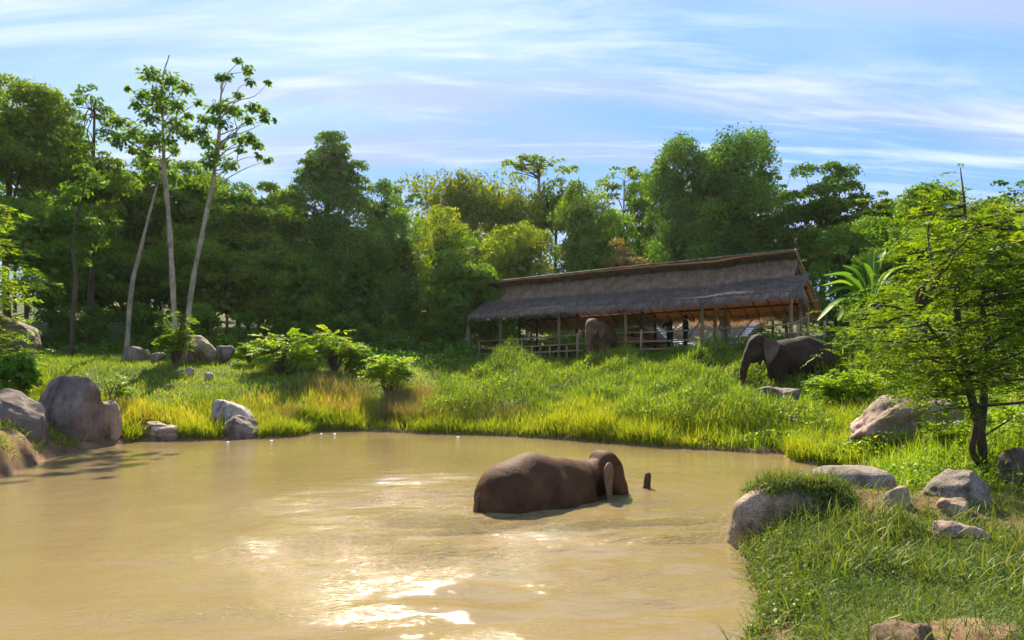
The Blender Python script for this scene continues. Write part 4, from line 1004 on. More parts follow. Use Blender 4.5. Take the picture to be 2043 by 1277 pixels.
# overhanging layered branches at the left edge; the stem stands outside the frame
def left_branches():
    rng = np.random.default_rng(33); Y0 = 23.0
    b = P(-170, 800, Y0); b[2] = gz(b[0], b[1])
    root = empty('tree', b, 'layered yellow-green branches reaching in from the left edge', 'tree')
    g = G(); st = smooth_path([(0, 0, -0.1), (0.15, 0, 1.6), (0.1, 0, 3.2), (0.3, 0, 5.2)], 5); tube(g, st, np.linspace(0.16, 0.06, len(st)), 9)
    bs, ds = [], []
    for (u, v) in [(40, 440), (20, 420), (70, 545), (50, 500), (20, 480), (85, 560), (30, 560), (60, 600), (10, 530), (40, 640), (80, 690), (60, 660), (20, 600), (-30, 470), (-40, 560), (-60, 420), (-20, 640), (90, 720), (40, 710), (0, 680)]:
        for rep in range(2):
            e = P(u - 15 * rep, v + rng.uniform(-10, 10), Y0 + rng.uniform(-1, 1)) - b
            s_ = st[np.argmin(np.abs(st[:, 2] - (e[2] - 0.4)))]
            limb(g, rng, s_, e, 0.03, 0.006, 0.1, 5)
            for q in range(18):
                f_ = rng.uniform(0.55, 1.0); bs.append(s_ + (e - s_) * f_ + rng.normal(size=3) * [0.22, 0.25, 0.07]); a_ = rng.normal() * 0.9
                ds.append((cos(a_), sin(a_), 0.1 + 0.15 * rng.normal()))
    g.build('trunk', M['bark'], root, smooth=True)
    lg = G(); sprays(lg, rng, np.array(bs), np.array(ds), 0.42 * rng.uniform(0.7, 1.2, len(bs)), 7, 0.11, 0.6, wid=0.5); lg.build('crown', M['leaf_bright'], root)
left_branches()

# forest-edge shrubs
def shrub(u, v_base, v_top, hw, Y, leaf, label, seed, n=3500, size=0.2, group='shrubs along the forest edge'):
    rng = np.random.default_rng(seed)
    b = P(u, v_base, Y); b[2] = gz(b[0], b[1]); H = max(P(u, v_top, Y)[2] - b[2], 0.4); a = px(hw, Y)
    root = empty('shrub', b, label, 'shrub', group)
    K = 18; d = rdir(rng, K); d[:, 2] = np.abs(d[:, 2])
    cs = d * np.array([a, a * 0.8, H]) * rng.uniform(0.3, 0.78, K)[:, None]; cs[:, 2] += 0.1 * H
    rad = rng.uniform(0.22, 0.4, K) * min(a, H)
    lg = G(); clump_leaves(lg, rng, cs, rad, n, size, squash=0.85); lg.build('foliage', M[leaf], root)
    g = G()
    for k in range(7): limb(g, rng, (0, 0, -0.1), cs[k], 0.03, 0.01, 0.1, 5)
    g.build('stem', M['bark'], root, smooth=True)
edge = [(110, 700, 560, 60, 32, 'leaf_deep', 'dark shrub at the forest edge left of the crooked trunk'), (190, 702, 600, 55, 32.5, 'leaf_deep', 'dark shrub just left of the crooked trunk foot'),
        (290, 700, 600, 50, 33.5, 'leaf_deep', 'dark shrub between the crooked trunk and the tall pair'), (410, 695, 590, 50, 33, 'leaf_green', 'leafy shrub behind the square-cut boulder'),
        (480, 700, 610, 48, 33, 'leaf_deep', 'dark shrub behind the small brown boulder'), (700, 712, 610, 55, 36.5, 'leaf_deep', 'dark shrub right of the feathery upright shrub'),
        (770, 715, 620, 55, 38, 'leaf_green', 'shrub under the creeper-hung tree left of the yellow trees'), (850, 712, 620, 50, 39.5, 'leaf_green', 'shrub left of the small slim-trunked tree'),
        (900, 712, 640, 45, 42, 'leaf_green', 'low shrub right behind the slim-trunked tree'), (610, 716, 630, 45, 35, 'leaf_deep', 'dark shrub behind the two ferny shrubs'),
        (1000, 712, 650, 60, 46, 'leaf_bright', 'sunlit bush behind the railing under the pavilion left end'), (1120, 712, 655, 50, 46, 'leaf_bright', 'sunlit bush behind the railing left of the front-facing elephant'),
        (1528, 690, 652, 32, 28.2, 'leaf_green', 'round green bush just above the standing elephant'), (1700, 760, 640, 50, 27.5, 'leaf_deep', 'dark shrub right of the standing elephant'),
        (1770, 790, 680, 60, 25, 'leaf_deep', 'dark shrub between the elephant and the pinkish boulder'), (1660, 700, 640, 30, 29, 'leaf_bright', 'small sunlit bush at the right end of the railing'),
        (1870, 800, 690, 60, 23, 'leaf_green', 'bush behind the top of the pinkish boulder'), (715, 735, 690, 45, 31.5, 'leaf_green', 'low bush right of the upright feathery shrub'), (20, 780, 690, 60, 21, 'leaf_green', 'bush behind the left edge boulders'),
        (800, 720, 660, 50, 36, 'leaf_deep', 'dark bush at the far end of the meadow')]
for k, e in enumerate(edge):
    if e[0] < 860 and e[4] > 31.8: e = (*e[:4], e[4] + 5.5, *e[5:])
    shrub(*e, 300 + k)

# tall trees closing the forest behind: alike, hardly told apart
src = [o for o in bpy.data.objects if o.get('category') == 'tree' and o.get('group') == 'forest trees behind the pond']
rngb = np.random.default_rng(5)
dense = [o for o in src if len(o.children) == 2 and o.location.y > 36]
for k in range(46):
    s_ = dense[k % len(dense)]
    Y = rngb.uniform(48, 60) if (-150 + k * 52) < 620 else rngb.uniform(58, 74); u = -150 + k * 52 + rngb.uniform(-25, 25)
    c = s_.copy(); COL.objects.link(c)
    X = P(u, 0, Y)[0]
    c.location = (X, Y, gz(X, Y) - 0.3); c.rotation_euler = (0, 0, rngb.uniform(0, 6.28))
    zmax = max(v[2] for ch in s_.children if ch.name.startswith('crown') for v in ch.bound_box)
    lim = (P(u, (rngb.uniform(330, 400) if u < 620 else rngb.uniform(415, 470)), Y)[2] - c.location.z) / zmax
    c.scale = (min(1.2, max(0.8, lim)), min(1.2, max(0.8, lim)), lim)
    c['label'] = 'forest tree half hidden far back behind the front trees'; c['group'] = 'hidden trees at the back of the forest'
    for ch in s_.children:
        q = ch.copy(); COL.objects.link(q); q.parent = c

# banana plant
def banana():
    rng = np.random.default_rng(12); Y0 = 26.5
    b = P(1735, 700, Y0); b[2] = gz(b[0], b[1])
    root = empty('banana_plant', b, 'banana plant with broad shining leaves beside the pavilion gable', 'plant')
    g = G(); st = smooth_path([(0, 0, -0.1), (0.02, 0, 1.0), P(1738, 610, Y0) - b], 4); tube(g, st, np.linspace(0.16, 0.09, len(st)), 10)
    g.build('stem', M['leaf_banana'], root, smooth=True)
    top = st[-1]
    for (u, v, dy, w) in [(1642, 550, -0.3, 0.27), (1640, 570, 0, 0.27), (1648, 590, -0.5, 0.26), (1632, 640, -0.4, 0.28), (1672, 640, -0.7, 0.26), (1700, 512, 0.2, 0.22), (1745, 495, 0, 0.26), (1765, 500, 0.3, 0.24), (1780, 540, -0.3, 0.26),
                      (1815, 530, 0, 0.25), (1680, 530, 0.2, 0.22), (1800, 600, -0.6, 0.26), (1690, 600, -0.9, 0.26), (1722, 525, -0.2, 0.2)]:
        e = P(u, v, Y0 + dy) - b; d = e - top
        m1 = top + d * 0.5 + np.array([0, 0, 0.22 * np.linalg.norm(d)])
        path = smooth_path([top, m1, e], 6); nn = len(path)
        tt = np.linspace(0, 1, nn); wd = w * np.sin(pi * np.clip((tt - 0.12) / 0.9, 0, 1)) ** 0.6
        side = unit(np.cross(np.gradient(path, axis=0), [0, 0, 1.0])); upv = unit(np.cross(side, np.gradient(path, axis=0)))
        gl = G(); v_ = np.concatenate([path + side * wd[:, None] + upv * wd[:, None] * 0.35, path, path - side * wd[:, None] + upv * wd[:, None] * 0.35])
        q = [(k, k + 1, nn + k + 1, nn + k) for k in range(nn - 1)] + [(nn + k, nn + k + 1, 2 * nn + k + 1, 2 * nn + k) for k in range(nn - 1)]
        gl.add(v_, q, tint=rng.uniform(0.2, 0.9))
        lf = gl.build('leaf', M['leaf_banana'], root, smooth=True)
        gr = G(); tube(gr, path, np.linspace(0.03, 0.008, nn), 5, 0.9); gr.build('midrib', M['leaf_banana'], lf)
banana()

# ------------------------------------------------------------------ the thatched pavilion: local axes s (along the front, towards the right), w (backwards), z
PC = np.array([12.45, 30.0, 0.0]); PA = np.array([0.8, -0.6, 0]); PN = np.array([0.6, 0.8, 0])
FLOOR = 3.25
def pv(s, w, z): return PC + PA * s + PN * w + np.array([0, 0, z])
def pav():
    rng = np.random.default_rng(2)
    root = empty('thatched_pavilion', pv(-8.3, 2, FLOOR), 'long open thatched pavilion on posts above the grassy slope', 'pavilion')
    O = pv(-8.3, 2, FLOOR)
    q_ = lambda s, w, z: pv(s, w, z) - O
    def surf(prof, s0, s1, thick, ns):
        """closed slab that follows the profile (w, z) from s0 to s1"""
        g = G(); prof = np.array(prof); n = len(prof); ss = np.linspace(s0, s1, ns)
        top = np.array([[q_(s, w, z + 0.085 * noise2(np.array([s]), np.array([w]), 0.45, 4)[0]) for (w, z) in prof] for s in ss])
        bot = top - np.array([0, 0, thick])
        v = np.concatenate([top.reshape(-1, 3), bot.reshape(-1, 3)]); m = ns * n
        i, j = np.meshgrid(np.arange(ns - 1), np.arange(n - 1), indexing='ij'); a = (i * n + j).ravel()
        q = np.concatenate([np.stack([a, a + n, a + n + 1, a + 1], -1), np.stack([a + m, a + 1 + m, a + n + 1 + m, a + n + m], -1)])
        ed = []
        for j_ in range(n - 1): ed += [(j_, j_ + 1, j_ + 1 + m, j_ + m), ((ns - 1) * n + j_ + 1, (ns - 1) * n + j_, (ns - 1) * n + j_ + m, (ns - 1) * n + j_ + 1 + m)]
        for i_ in range(ns - 1): ed += [((i_ + 1) * n, i_ * n, i_ * n + m, (i_ + 1) * n + m), (i_ * n + n - 1, (i_ + 1) * n + n - 1, (i_ + 1) * n + n - 1 + m, i_ * n + n - 1 + m)]
        return g.add(v, np.concatenate([q, np.array(ed)]), tint=0.35)
    def straw(g, prof, s0, s1, n, length, lift, wd, tv):
        prof = np.array(prof); d = np.concatenate([[0], np.cumsum(np.linalg.norm(np.diff(prof, axis=0), axis=1))])
        t = rng.random(n) * d[-1]; s = rng.uniform(s0, s1, n)
        w = np.interp(t, d, prof[:, 0]); z = np.interp(t, d, prof[:, 1])
        w2 = np.interp(np.minimum(t + 0.05, d[-1]), d, prof[:, 0]); z2 = np.interp(np.minimum(t + 0.05, d[-1]), d, prof[:, 1])
        w1 = np.interp(np.maximum(t - 0.05, 0), d, prof[:, 0]); z1 = np.interp(np.maximum(t - 0.05, 0), d, prof[:, 1])
        dw, dz = w2 - w1, z2 - z1; nn = np.hypot(dw, dz); dw /= nn; dz /= nn
        zz = z + 0.085 * noise2(s, w, 0.45, 4) + 0.015
        base = O * 0 + np.stack([s, w, zz], -1)
        L_ = length * rng.uniform(0.6, 1.4, n)
        tip = base + np.stack([rng.normal(size=n) * 0.07 * L_ * 2, dw * L_, dz * L_ + lift * L_ * rng.uniform(0.2, 1.3, n)], -1)
        hw = wd * rng.uniform(0.6, 1.4, n)
        v = np.stack([base - np.stack([hw, 0 * hw, 0 * hw], -1), base + np.stack([hw, 0 * hw, 0 * hw], -1), tip], 1).reshape(-1, 3)
        X = PC + v[:, :1] * PA + v[:, 1:2] * PN + np.array([0, 0, 1]) * v[:, 2:] - O
        g.add(X, t=np.arange(3 * n).reshape(-1, 3), tint=np.repeat(np.clip(0.5 + tv * rng.normal(size=n), 0, 1), 3))
    up = [(0.95, 7.3), (0.78, 7.08), (0.58, 6.82), (0.38, 6.58), (0.14, 6.36)]
    lowp = [(0.38, 6.47), (0.1, 6.32), (-0.25, 6.12), (-0.65, 5.88), (-1.05, 5.62)]
    t1 = surf(up, -17.0, -0.15, 0.12, 40).build('upper_thatch', M['thatch_brown'], root, smooth=True)
    g = G(); straw(g, up, -17.05, -0.12, 14000, 0.34, 0.08, 0.016, 0.22); tag(g.build('straw', M['thatch_brown'], t1), kind='stuff')
    t2 = surf(lowp, -17.75, 0.5, 0.14, 40).build('lower_thatch', M['thatch_grey'], root, smooth=True)
    g = G(); straw(g, lowp, -17.8, 0.55, 26000, 0.16, 0.22, 0.018, 0.30); tag(g.build('straw', M['thatch_grey'], t2), kind='stuff')
    g = G(); straw(g, [(-0.93, 5.66), (-1.08, 5.56)], -17.8, 0.55, 5200, 0.36, -0.55, 0.02, 0.3); tag(g.build('eave_fringe', M['thatch_grey'], t2), kind='stuff')
    # main back slope: bamboo underside, thin roofing on top
    RZ, EZ, RW, EW = 7.6, 5.28, 0.5, 5.0
    bp = [(RW, RZ), (EW, EZ)]
    t3 = surf(bp, -17.9, -0.12, 0.03, 30).build('back_roof', M['thatch_thin'], root)
    g = G(); sl = np.array([EW - RW, EZ - RZ]); sl = sl / np.linalg.norm(sl)
    LN = math.hypot(EW - RW, EZ - RZ)
    for k in range(52):
        t = 0.95 + k * (LN - 1.0) / 51
        w = RW + sl[0] * t; z = RZ - 0.09 + sl[1] * t
        ss = np.linspace(-17.85, -0.15, 14); pts = np.array([q_(s_, w, z + 0.085 * noise2(np.array([s_]), np.array([w]), 0.45, 4)[0]) for s_ in ss]); tube(g, pts, 0.013, 4, rng.uniform(0.2, 0.85))
    tag(g.build('bamboo_lining', M['thatch_thin'], t3), kind='stuff')
    g = G(); straw(g, [(EW - 0.12, EZ + 0.0), (EW + 0.05, EZ - 0.12)], -17.9, -0.1, 4200, 0.4, -0.5, 0.02, 0.3); tag(g.build('back_fringe', M['thatch_thin'], t3), kind='stuff')
    surf([(RW + 0.03, RZ - 0.06), (1.35, RZ - 0.06 - 0.85 * (EZ - RZ) / (RW - EW))], -17.85, -0.15, 0.03, 30).build('ridge_shade_sheet', M['timber_dark'], root)  # dark sheet added to paint the shaded band under the ridge lip
    g = G(); tube(g, np.array([q_(-18.1, RW - 0.02, RZ + 0.03), q_(-9, RW - 0.02, RZ + 0.06), q_(0.0, RW - 0.02, RZ + 0.03)]), 0.05, 6); g.build('ridge_pole', M['rock_grey'], root)
    g = G(); tube(g, np.array([q_(-0.1, RW - 0.1, RZ + 0.02), q_(-0.1, EW + 0.1, EZ + 0.02)]), 0.045, 6); g.build('gable_board', M['bamboo'], root)
    for k in range(26):                                     # rafters under the back slope
        s = -17.6 + k * 0.695
        g = G(); tube(g, np.array([q_(s, RW, RZ - 0.17), q_(s + 0.06 * rng.normal(), EW - 0.15, EZ - 0.16)]), 0.035, 6); g.build('rafter', M['timber_dark'], root)
    for (w, z, r) in [(EW - 0.85, EZ + 0.28, 0.06), (3.0, 6.2, 0.05), (2.0, 6.75, 0.06), (0.0, 5.98, 0.06)]:
        g = G(); tube(g, np.array([q_(-17.5, w, z), q_(-0.2, w, z)]), r, 7); g.build('purlin', M['timber_dark'], root)
    for k in range(5):
        s = -0.2 - 4.05 * k
        z0 = gz(*pv(s, 0, 0)[:2]) - 0.3
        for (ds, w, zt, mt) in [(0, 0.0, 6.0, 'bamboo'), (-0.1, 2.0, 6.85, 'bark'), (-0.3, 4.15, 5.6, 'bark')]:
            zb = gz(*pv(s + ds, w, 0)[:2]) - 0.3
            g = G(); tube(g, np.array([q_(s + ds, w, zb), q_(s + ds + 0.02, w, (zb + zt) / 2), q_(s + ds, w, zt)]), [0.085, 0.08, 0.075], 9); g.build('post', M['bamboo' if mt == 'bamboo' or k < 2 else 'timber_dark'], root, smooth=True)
        g = G(); tube(g, np.array([q_(s - 0.1, 0.05, 5.62), q_(s - 0.9, 2.4, 4.95), q_(s - 1.2, 4.1, 4.72)]) if False else np.array([q_(s, 0.05, 5.75), q_(s - 0.25, 4.15, 5.15)]), 0.05, 7); g.build('tie_beam', M['bamboo'], root, smooth=True)
        g = G(); tube(g, np.array([q_(s, 1.0, 5.0 + 0.6), q_(s, 1.15, 7.15)]), 0.04, 6); g.build('strut', M['timber_dark'], root)
    # wattle end panel that fills the right gable behind the lower thatch
    g = G(); pts = [q_(-0.02, -0.1, 5.75), q_(-0.02, 0.7, 6.3), q_(-0.02, 2.3, 5.4), q_(-0.02, 2.0, 5.0)]
    pts = np.array(pts); g.add(np.concatenate([pts, pts + PA * 0.05]), [(0, 1, 2, 3), (7, 6, 5, 4), (0, 4, 5, 1), (1, 5, 6, 2), (2, 6, 7, 3), (3, 7, 4, 0)]); g.build('gable_panel', M['thatch_brown'], root)
    for (w, z) in [(1.3, 7.22), (2.6, 6.45), (3.9, 5.65)]:
        g = G(); tube(g, np.array([q_(-0.9, w, z), q_(0.05, w, z)]), 0.035, 6); g.build('purlin_end', M['bamboo'], root)
    for (a_, b_) in [((-0.3, 2.0, 3.3), (-1.6, 4.1, 5.3)), ((-0.2, 0.3, 4.3), (-0.35, 4.1, 5.0)), ((-4.4, 4.1, 3.4), (-3.0, 4.1, 5.1)), ((-8.4, 4.1, 3.4), (-7.0, 4.1, 5.1)), ((-5.9, 4.1, 5.0), (-7.2, 4.1, 3.4))]:
        g = G(); tube(g, np.array([q_(*a_), q_(*b_)]), 0.035, 6); g.build('brace', M['bamboo'], root)
pav()
def fence():
    root = empty('bamboo_railing', pv(-9, -0.25, FLOOR), 'weathered bamboo railing of posts and long rails along the pavilion front', 'fence')
    O = pv(-9, -0.25, FLOOR); q_ = lambda s, z: pv(s, -0.25, z) - O
    def s_at(u):
        r = (u - 1021.5) / F; c = PC + PN * -0.25
        return (r * c[1] - c[0]) / (PA[0] - r * PA[1])
    rng = np.random.default_rng(3)
    for u, top in [(956, 4.1), (1041, 4.14), (1152, 4.3), (1279, 4.32), (1430, 4.2), (1500, 3.9), (1592, 4.3), (1645, 4.35)]:
        s = s_at(u); zb = gz(*pv(s, -0.25, 0)[:2]) - 0.2
        g = G(); tube(g, np.array([q_(s, zb), q_(s + 0.01, top)]), 0.065, 8); g.build('post', M['bamboo'], root, smooth=True)
    for u in (1020, 1061, 1078, 1097, 1131, 1171):
        s = s_at(u); g = G(); tube(g, np.array([q_(s, gz(*pv(s, -0.25, 0)[:2]) - 0.1), q_(s, 3.62)]), 0.05, 7); g.build('short_post', M['bamboo'], root, smooth=True)
    for (ua, ub, za, zb, r) in [(950, 1164, 4.06, 4.2, 0.038), (950, 1164, 3.62, 3.72, 0.038), (950, 1164, 3.3, 3.36, 0.045), (1228, 1415, 4.2, 4.2, 0.038), (1395, 1596, 4.2, 4.27, 0.038), (1228, 1415, 3.74, 3.74, 0.038),
                             (1395, 1520, 3.74, 3.8, 0.038), (1540, 1662, 3.88, 3.92, 0.04), (1228, 1500, 3.34, 3.36, 0.05), (1600, 1680, 3.45, 3.5, 0.04)]:
        sa, sb = s_at(ua), s_at(ub)
        g = G(); tube(g, np.array([q_(sa, za), q_((sa + sb) / 2, (za + zb) / 2 - 0.03), q_(sb, zb)]), r, 7); g.build('rail', M['bamboo'], root, smooth=True)
fence()

# low hut with a pale scale-tiled roof seen under the pavilion, brown canvas shelter, tan board
def behind():
    a, b, c, d = P(1285, 620, 46), P(1545, 612, 44), P(1480, 684, 39.5), P(1335, 694, 41.5)
    O = (c + d) / 2; O[2] = FLOOR
    root = empty('low_hut', O, 'low hut behind the pavilion with a pale scale-tiled roof', 'hut')
    g = G(); n = unit(np.cross(b - a, d - a)); n = n if n[2] > 0 else -n
    q = np.array([a, b, c, d]); v = np.concatenate([q, q - n * 0.1]) - O
    g.add(v, [(0, 1, 2, 3), (7, 6, 5, 4), (0, 4, 5, 1), (1, 5, 6, 2), (2, 6, 7, 3), (3, 7, 4, 0)]); r = g.build('roof', M['roof_sheet'], root)
    g = G(); rows = 17; colsn = 46
    for i in range(rows):
        for j in range(colsn):
            f0 = i / rows; f1 = (i + 1.35) / rows; h0 = (j + 0.5 * (i % 2)) / colsn; h1 = h0 + 0.92 / colsn
            if h1 > 1: continue
            pt = lambda f, h, l: (a + (b - a) * h) * (1 - f) + (d + (c - d) * h) * f + n * l - O
            f1 = min(f1, 1.02)
            g.add([pt(f0, h0, 0.01), pt(f0, h1, 0.01), pt(f1 - 0.3 / rows, h1, 0.045), pt(f1, (h0 + h1) / 2, 0.06), pt(f1 - 0.3 / rows, h0, 0.045)], [(0, 1, 2, 4)], [(4, 2, 3)])
    tag(g.build('scale_tiles', M['scale_white'], r), kind='stuff')
    for (p_, top) in ((d, d[2]), (c, c[2]), (a * 0.97 + d * 0.03, a[2] - 0.1), (b * 0.97 + c * 0.03, b[2] - 0.1)):
        zb = gz(p_[0], p_[1] + 0.1) - 0.2
        g = G(); tube(g, np.array([[p_[0], p_[1] + 0.1, zb], [p_[0], p_[1] + 0.1, top - 0.05]]) - O, 0.08, 7); g.build('post', M['timber_dark'], root)
    def slab(name, pts, mat, label, cat, th=0.05):
        pts = np.array(pts); O2 = pts.mean(0); n2 = unit(np.cross(pts[1] - pts[0], pts[2] - pts[0])); n2 = n2 if n2[2] > 0 else -n2
        k = len(pts); v2 = np.concatenate([pts, pts - n2 * th]) - O2
        f = [(i, (i + 1) % k, (i + 1) % k + k, i + k) for i in range(k)]
        g = G(); g.add(v2, f + ([(0, 1, 2, 3), (7, 6, 5, 4)] if k == 4 else []), [(0, 1, 2), (5, 4, 3)] if k == 3 else None)
        return g, O2
    root = empty('canvas_shelter', P(1290, 705, 40), 'brown canvas shelter left of the pale tiled hut', 'tent'); O = np.array(root.location)
    for pts in ([P(1255, 655, 39), P(1300, 648, 41), P(1345, 690, 39.5), P(1290, 690, 37.8)], [P(1300, 648, 41), P(1255, 655, 39), P(1240, 690, 40), P(1300, 690, 42.5)]):
        g, O2 = slab('canvas', pts, 'canvas_brown', '', ''); g.build('canvas', M['canvas_brown'], root, loc=O2 - O)
    for p_ in (P(1257, 656, 39.1), P(1300, 650, 41)):
        g = G(); tube(g, np.array([[p_[0], p_[1], gz(p_[0], p_[1]) - 0.1], p_]) - O, 0.05, 6); g.build('pole', M['bamboo'], root)
    root = empty('plank_table', P(1258, 698, 37), 'slanting tan board on trestles right of the front-facing elephant', 'table'); O = np.array(root.location)
    g, O2 = slab('board', [P(1226, 669, 37.4), P(1284, 674, 38.2), P(1290, 682, 36.8), P(1232, 690, 36.0)], '', '', ''); g.build('board', M['board_tan'], root, loc=O2 - O)
    for (u, v, Y) in ((1232, 686, 36.2), (1284, 680, 37.0), (1280, 677, 38.0), (1234, 674, 37.2)):
        p_ = P(u, v, Y); g = G(); tube(g, np.array([[p_[0], p_[1], gz(p_[0], p_[1]) - 0.05], p_]) - O, 0.05, 6); g.build('leg', M['timber_dark'], root)
    # feeding bench and low shelf under the roof
    for k, (u, Y, L_, lab) in enumerate([(1310, 37.5, 2.4, 'dark low bench behind the railing under the pavilion, beside the people'), (1475, 35.5, 2.6, 'dark low bench behind the railing at the right bay of the pavilion'), (1080, 41, 3.0, 'long dark bench behind the railing in the left bays')]):
        p_ = P(u, 0, Y); z = gz(p_[0], p_[1]); root = empty('bench', (p_[0], p_[1], z), lab, 'bench', 'low benches under the pavilion', rz=math.atan2(PA[1], PA[0]))
        g = G(); box(g, (-L_ / 2, -0.25, 0.42), (L_ / 2, 0.25, 0.48)); g.build('seat', M['timber_dark'], root)
        for x in (-L_ / 2 + 0.15, L_ / 2 - 0.15):
            for y in (-0.18, 0.18):
                g = G(); tube(g, np.array([[x, y, -0.05], [x, y, 0.43]]), 0.04, 6); g.build('leg', M['timber_dark'], root)
behind()

# ------------------------------------------------------------------ people under the roof
def person(loc, rz, label, shirt, trousers, la, ra, lean=0.0, scale=1.0, sleeve=True):
    """faces local +x; la / ra = elbow and wrist of the left (+y) and right arm"""
    root = empty('person', loc, label, 'person', 'people standing under the pavilion', rz, scale)
    L_ = lambda x, z: (x + lean * max(0, z - 0.9))
    tp = lambda x, y, z: (L_(x, z), y, z)
    torso = [('c', tp(0, -0.09, 0.95), tp(0, 0.09, 0.95), 0.12, 0.12, 0.04), ('c', tp(0, 0, 1.0), tp(0.0, 0, 1.28), 0.125, 0.14, 0.08), ('c', tp(0, -0.13, 1.38), tp(0, 0.13, 1.38), 0.085, 0.085, 0.1)]
    legs = []
    for s in (1, -1):
        legs += chain([(0, 0.10 * s, 0.92), (0.02, 0.11 * s, 0.5), (-0.02, 0.12 * s, 0.09)], [0.095, 0.062, 0.045], 0.03)
    feet = []
    for s in (1, -1): feet += [('c', (-0.03, 0.12 * s, 0.045), (0.14, 0.135 * s, 0.03), 0.045, 0.032, 0.02)]
    arms, hands, up = [], [], []
    for s, (el, wr) in ((1, la), (-1, ra)):
        sh = np.array(tp(0, 0.19 * s, 1.40)); el = np.array(tp(*el)); wr = np.array(tp(*wr))
        arms += chain([sh, el, wr], [0.056, 0.043, 0.030], 0.03); up += chain([sh, el], [0.062, 0.05], 0.03)
        d = unit(wr - el); a_, b_ = frame_of(d)
        pal = wr + d * 0.075; hands.append(('c', wr, pal, 0.03, 0.034, 0.015))
        for f_ in range(4):
            o = a_ * (f_ - 1.5) * 0.02; ln = (0.07, 0.085, 0.08, 0.062)[f_]
            k1 = pal + o + d * ln * 0.5; hands += [('c', pal + o * 0.9, k1, 0.012, 0.011, 0.006), ('c', k1, k1 + d * ln * 0.4 - b_ * ln * 0.35, 0.011, 0.009, 0.005)]
        hands.append(('c', wr + d * 0.03 + a_ * 0.03, wr + d * 0.08 + a_ * 0.065 - b_ * 0.02, 0.014, 0.010, 0.006))
    head = [('c', tp(0.0, 0, 1.42), tp(0.02, 0, 1.53), 0.052, 0.05, 0.03), ('e', tp(0.03, 0, 1.63), (0.098, 0.078, 0.118), 0.03), ('c', tp(0.06, 0, 1.57), tp(0.085, 0, 1.545), 0.05, 0.034, 0.03),
            ('c', tp(0.115, 0, 1.625), tp(0.14, 0, 1.60), 0.012, 0.016, 0.015), ('e', tp(0.02, 0.08, 1.62), (0.022, 0.014, 0.034), 0.01), ('e', tp(0.02, -0.08, 1.62), (0.022, 0.014, 0.034), 0.01)]
    V, Q = surface_nets(torso + legs + feet + arms + hands + head, (-0.5, -0.6, -0.03), (0.8, 0.6, 1.85), 0.018)
    body = G().add(V, Q).build('body', M['skin_human'], root, smooth=True)
    inf = lambda pr, r: [(p[0], p[1], p[2], p[3] + r, p[4] + r, p[5]) if p[0] == 'c' else p for p in pr]
    def cut(pr, lo, hi, name, mat, ex=None):
        V, Q = surface_nets(pr, lo, hi, 0.026, ex); G().add(V, Q).build(name, M[mat], root, smooth=True)
    cut(inf(torso, 0.022) + (inf(up, 0.012) if sleeve else inf(up, 0.012)[:0]), (-0.5, -0.6, 0.75), (0.8, 0.6, 1.6), 'shirt', shirt)
    cut(inf(legs, 0.02) + [('c', (0, -0.08, 0.95), (0, 0.08, 0.95), 0.13, 0.13, 0.04)], (-0.35, -0.4, 0.1), (0.35, 0.4, 1.15), 'trousers', trousers)
    cut(inf(feet, 0.008), (-0.2, -0.3, -0.04), (0.3, 0.3, 0.15), 'shoes', 'cloth_black')
    c = np.array(tp(0.015, 0, 1.665))
    cut([('e', c, (0.108, 0.092, 0.105), 0.02), ('e', c + [-0.05, 0, -0.05], (0.07, 0.082, 0.10), 0.03)], c - 0.2, c + 0.2, 'hair', 'hair', lambda X: np.where((X[..., 0] > c[0] + 0.06) & (X[..., 2] < c[2] + 0.02), 0.05, 0))
    for s in (1, -1):
        ev, eq = surface_nets([('e', (0, 0, 0), (0.012, 0.012, 0.01), 0.01)], (-0.02,) * 3, (0.02,) * 3, 0.005)
        G().add(ev + tp(0.118, 0.034 * s, 1.64), eq).build('eye', M['eye'], root, smooth=True)
p_ = P(1337, 0, 36.8); person((p_[0], p_[1], gz(p_[0], p_[1])), radians(215), 'person in black leaning forward with bent arms, beside the one in teal', 'cloth_black', 'cloth_black', ((0.22, 0.30, 1.16), (0.40, 0.22, 1.10)), ((0.2, -0.32, 1.18), (0.38, -0.22, 1.10)), 0.22, 0.98)
p_ = P(1368, 0, 36.0); person((p_[0], p_[1], gz(p_[0], p_[1])), radians(150), 'person in a dark teal top and black trousers standing upright', 'cloth_teal', 'cloth_black', ((0.05, 0.28, 1.14), (0.25, 0.20, 1.05)), ((0.05, -0.28, 1.14), (0.24, -0.2, 1.02)), 0.0, 0.99)
p_ = P(1446, 0, 36.3); person((p_[0], p_[1], gz(p_[0], p_[1])), radians(255), 'person in a pale top and white trousers standing by a post', 'cloth_pale', 'cloth_white', ((-0.02, 0.26, 1.13), (0.06, 0.27, 0.90)), ((0.0, -0.27, 1.13), (0.18, -0.2, 1.0)), 0.0, 0.97)

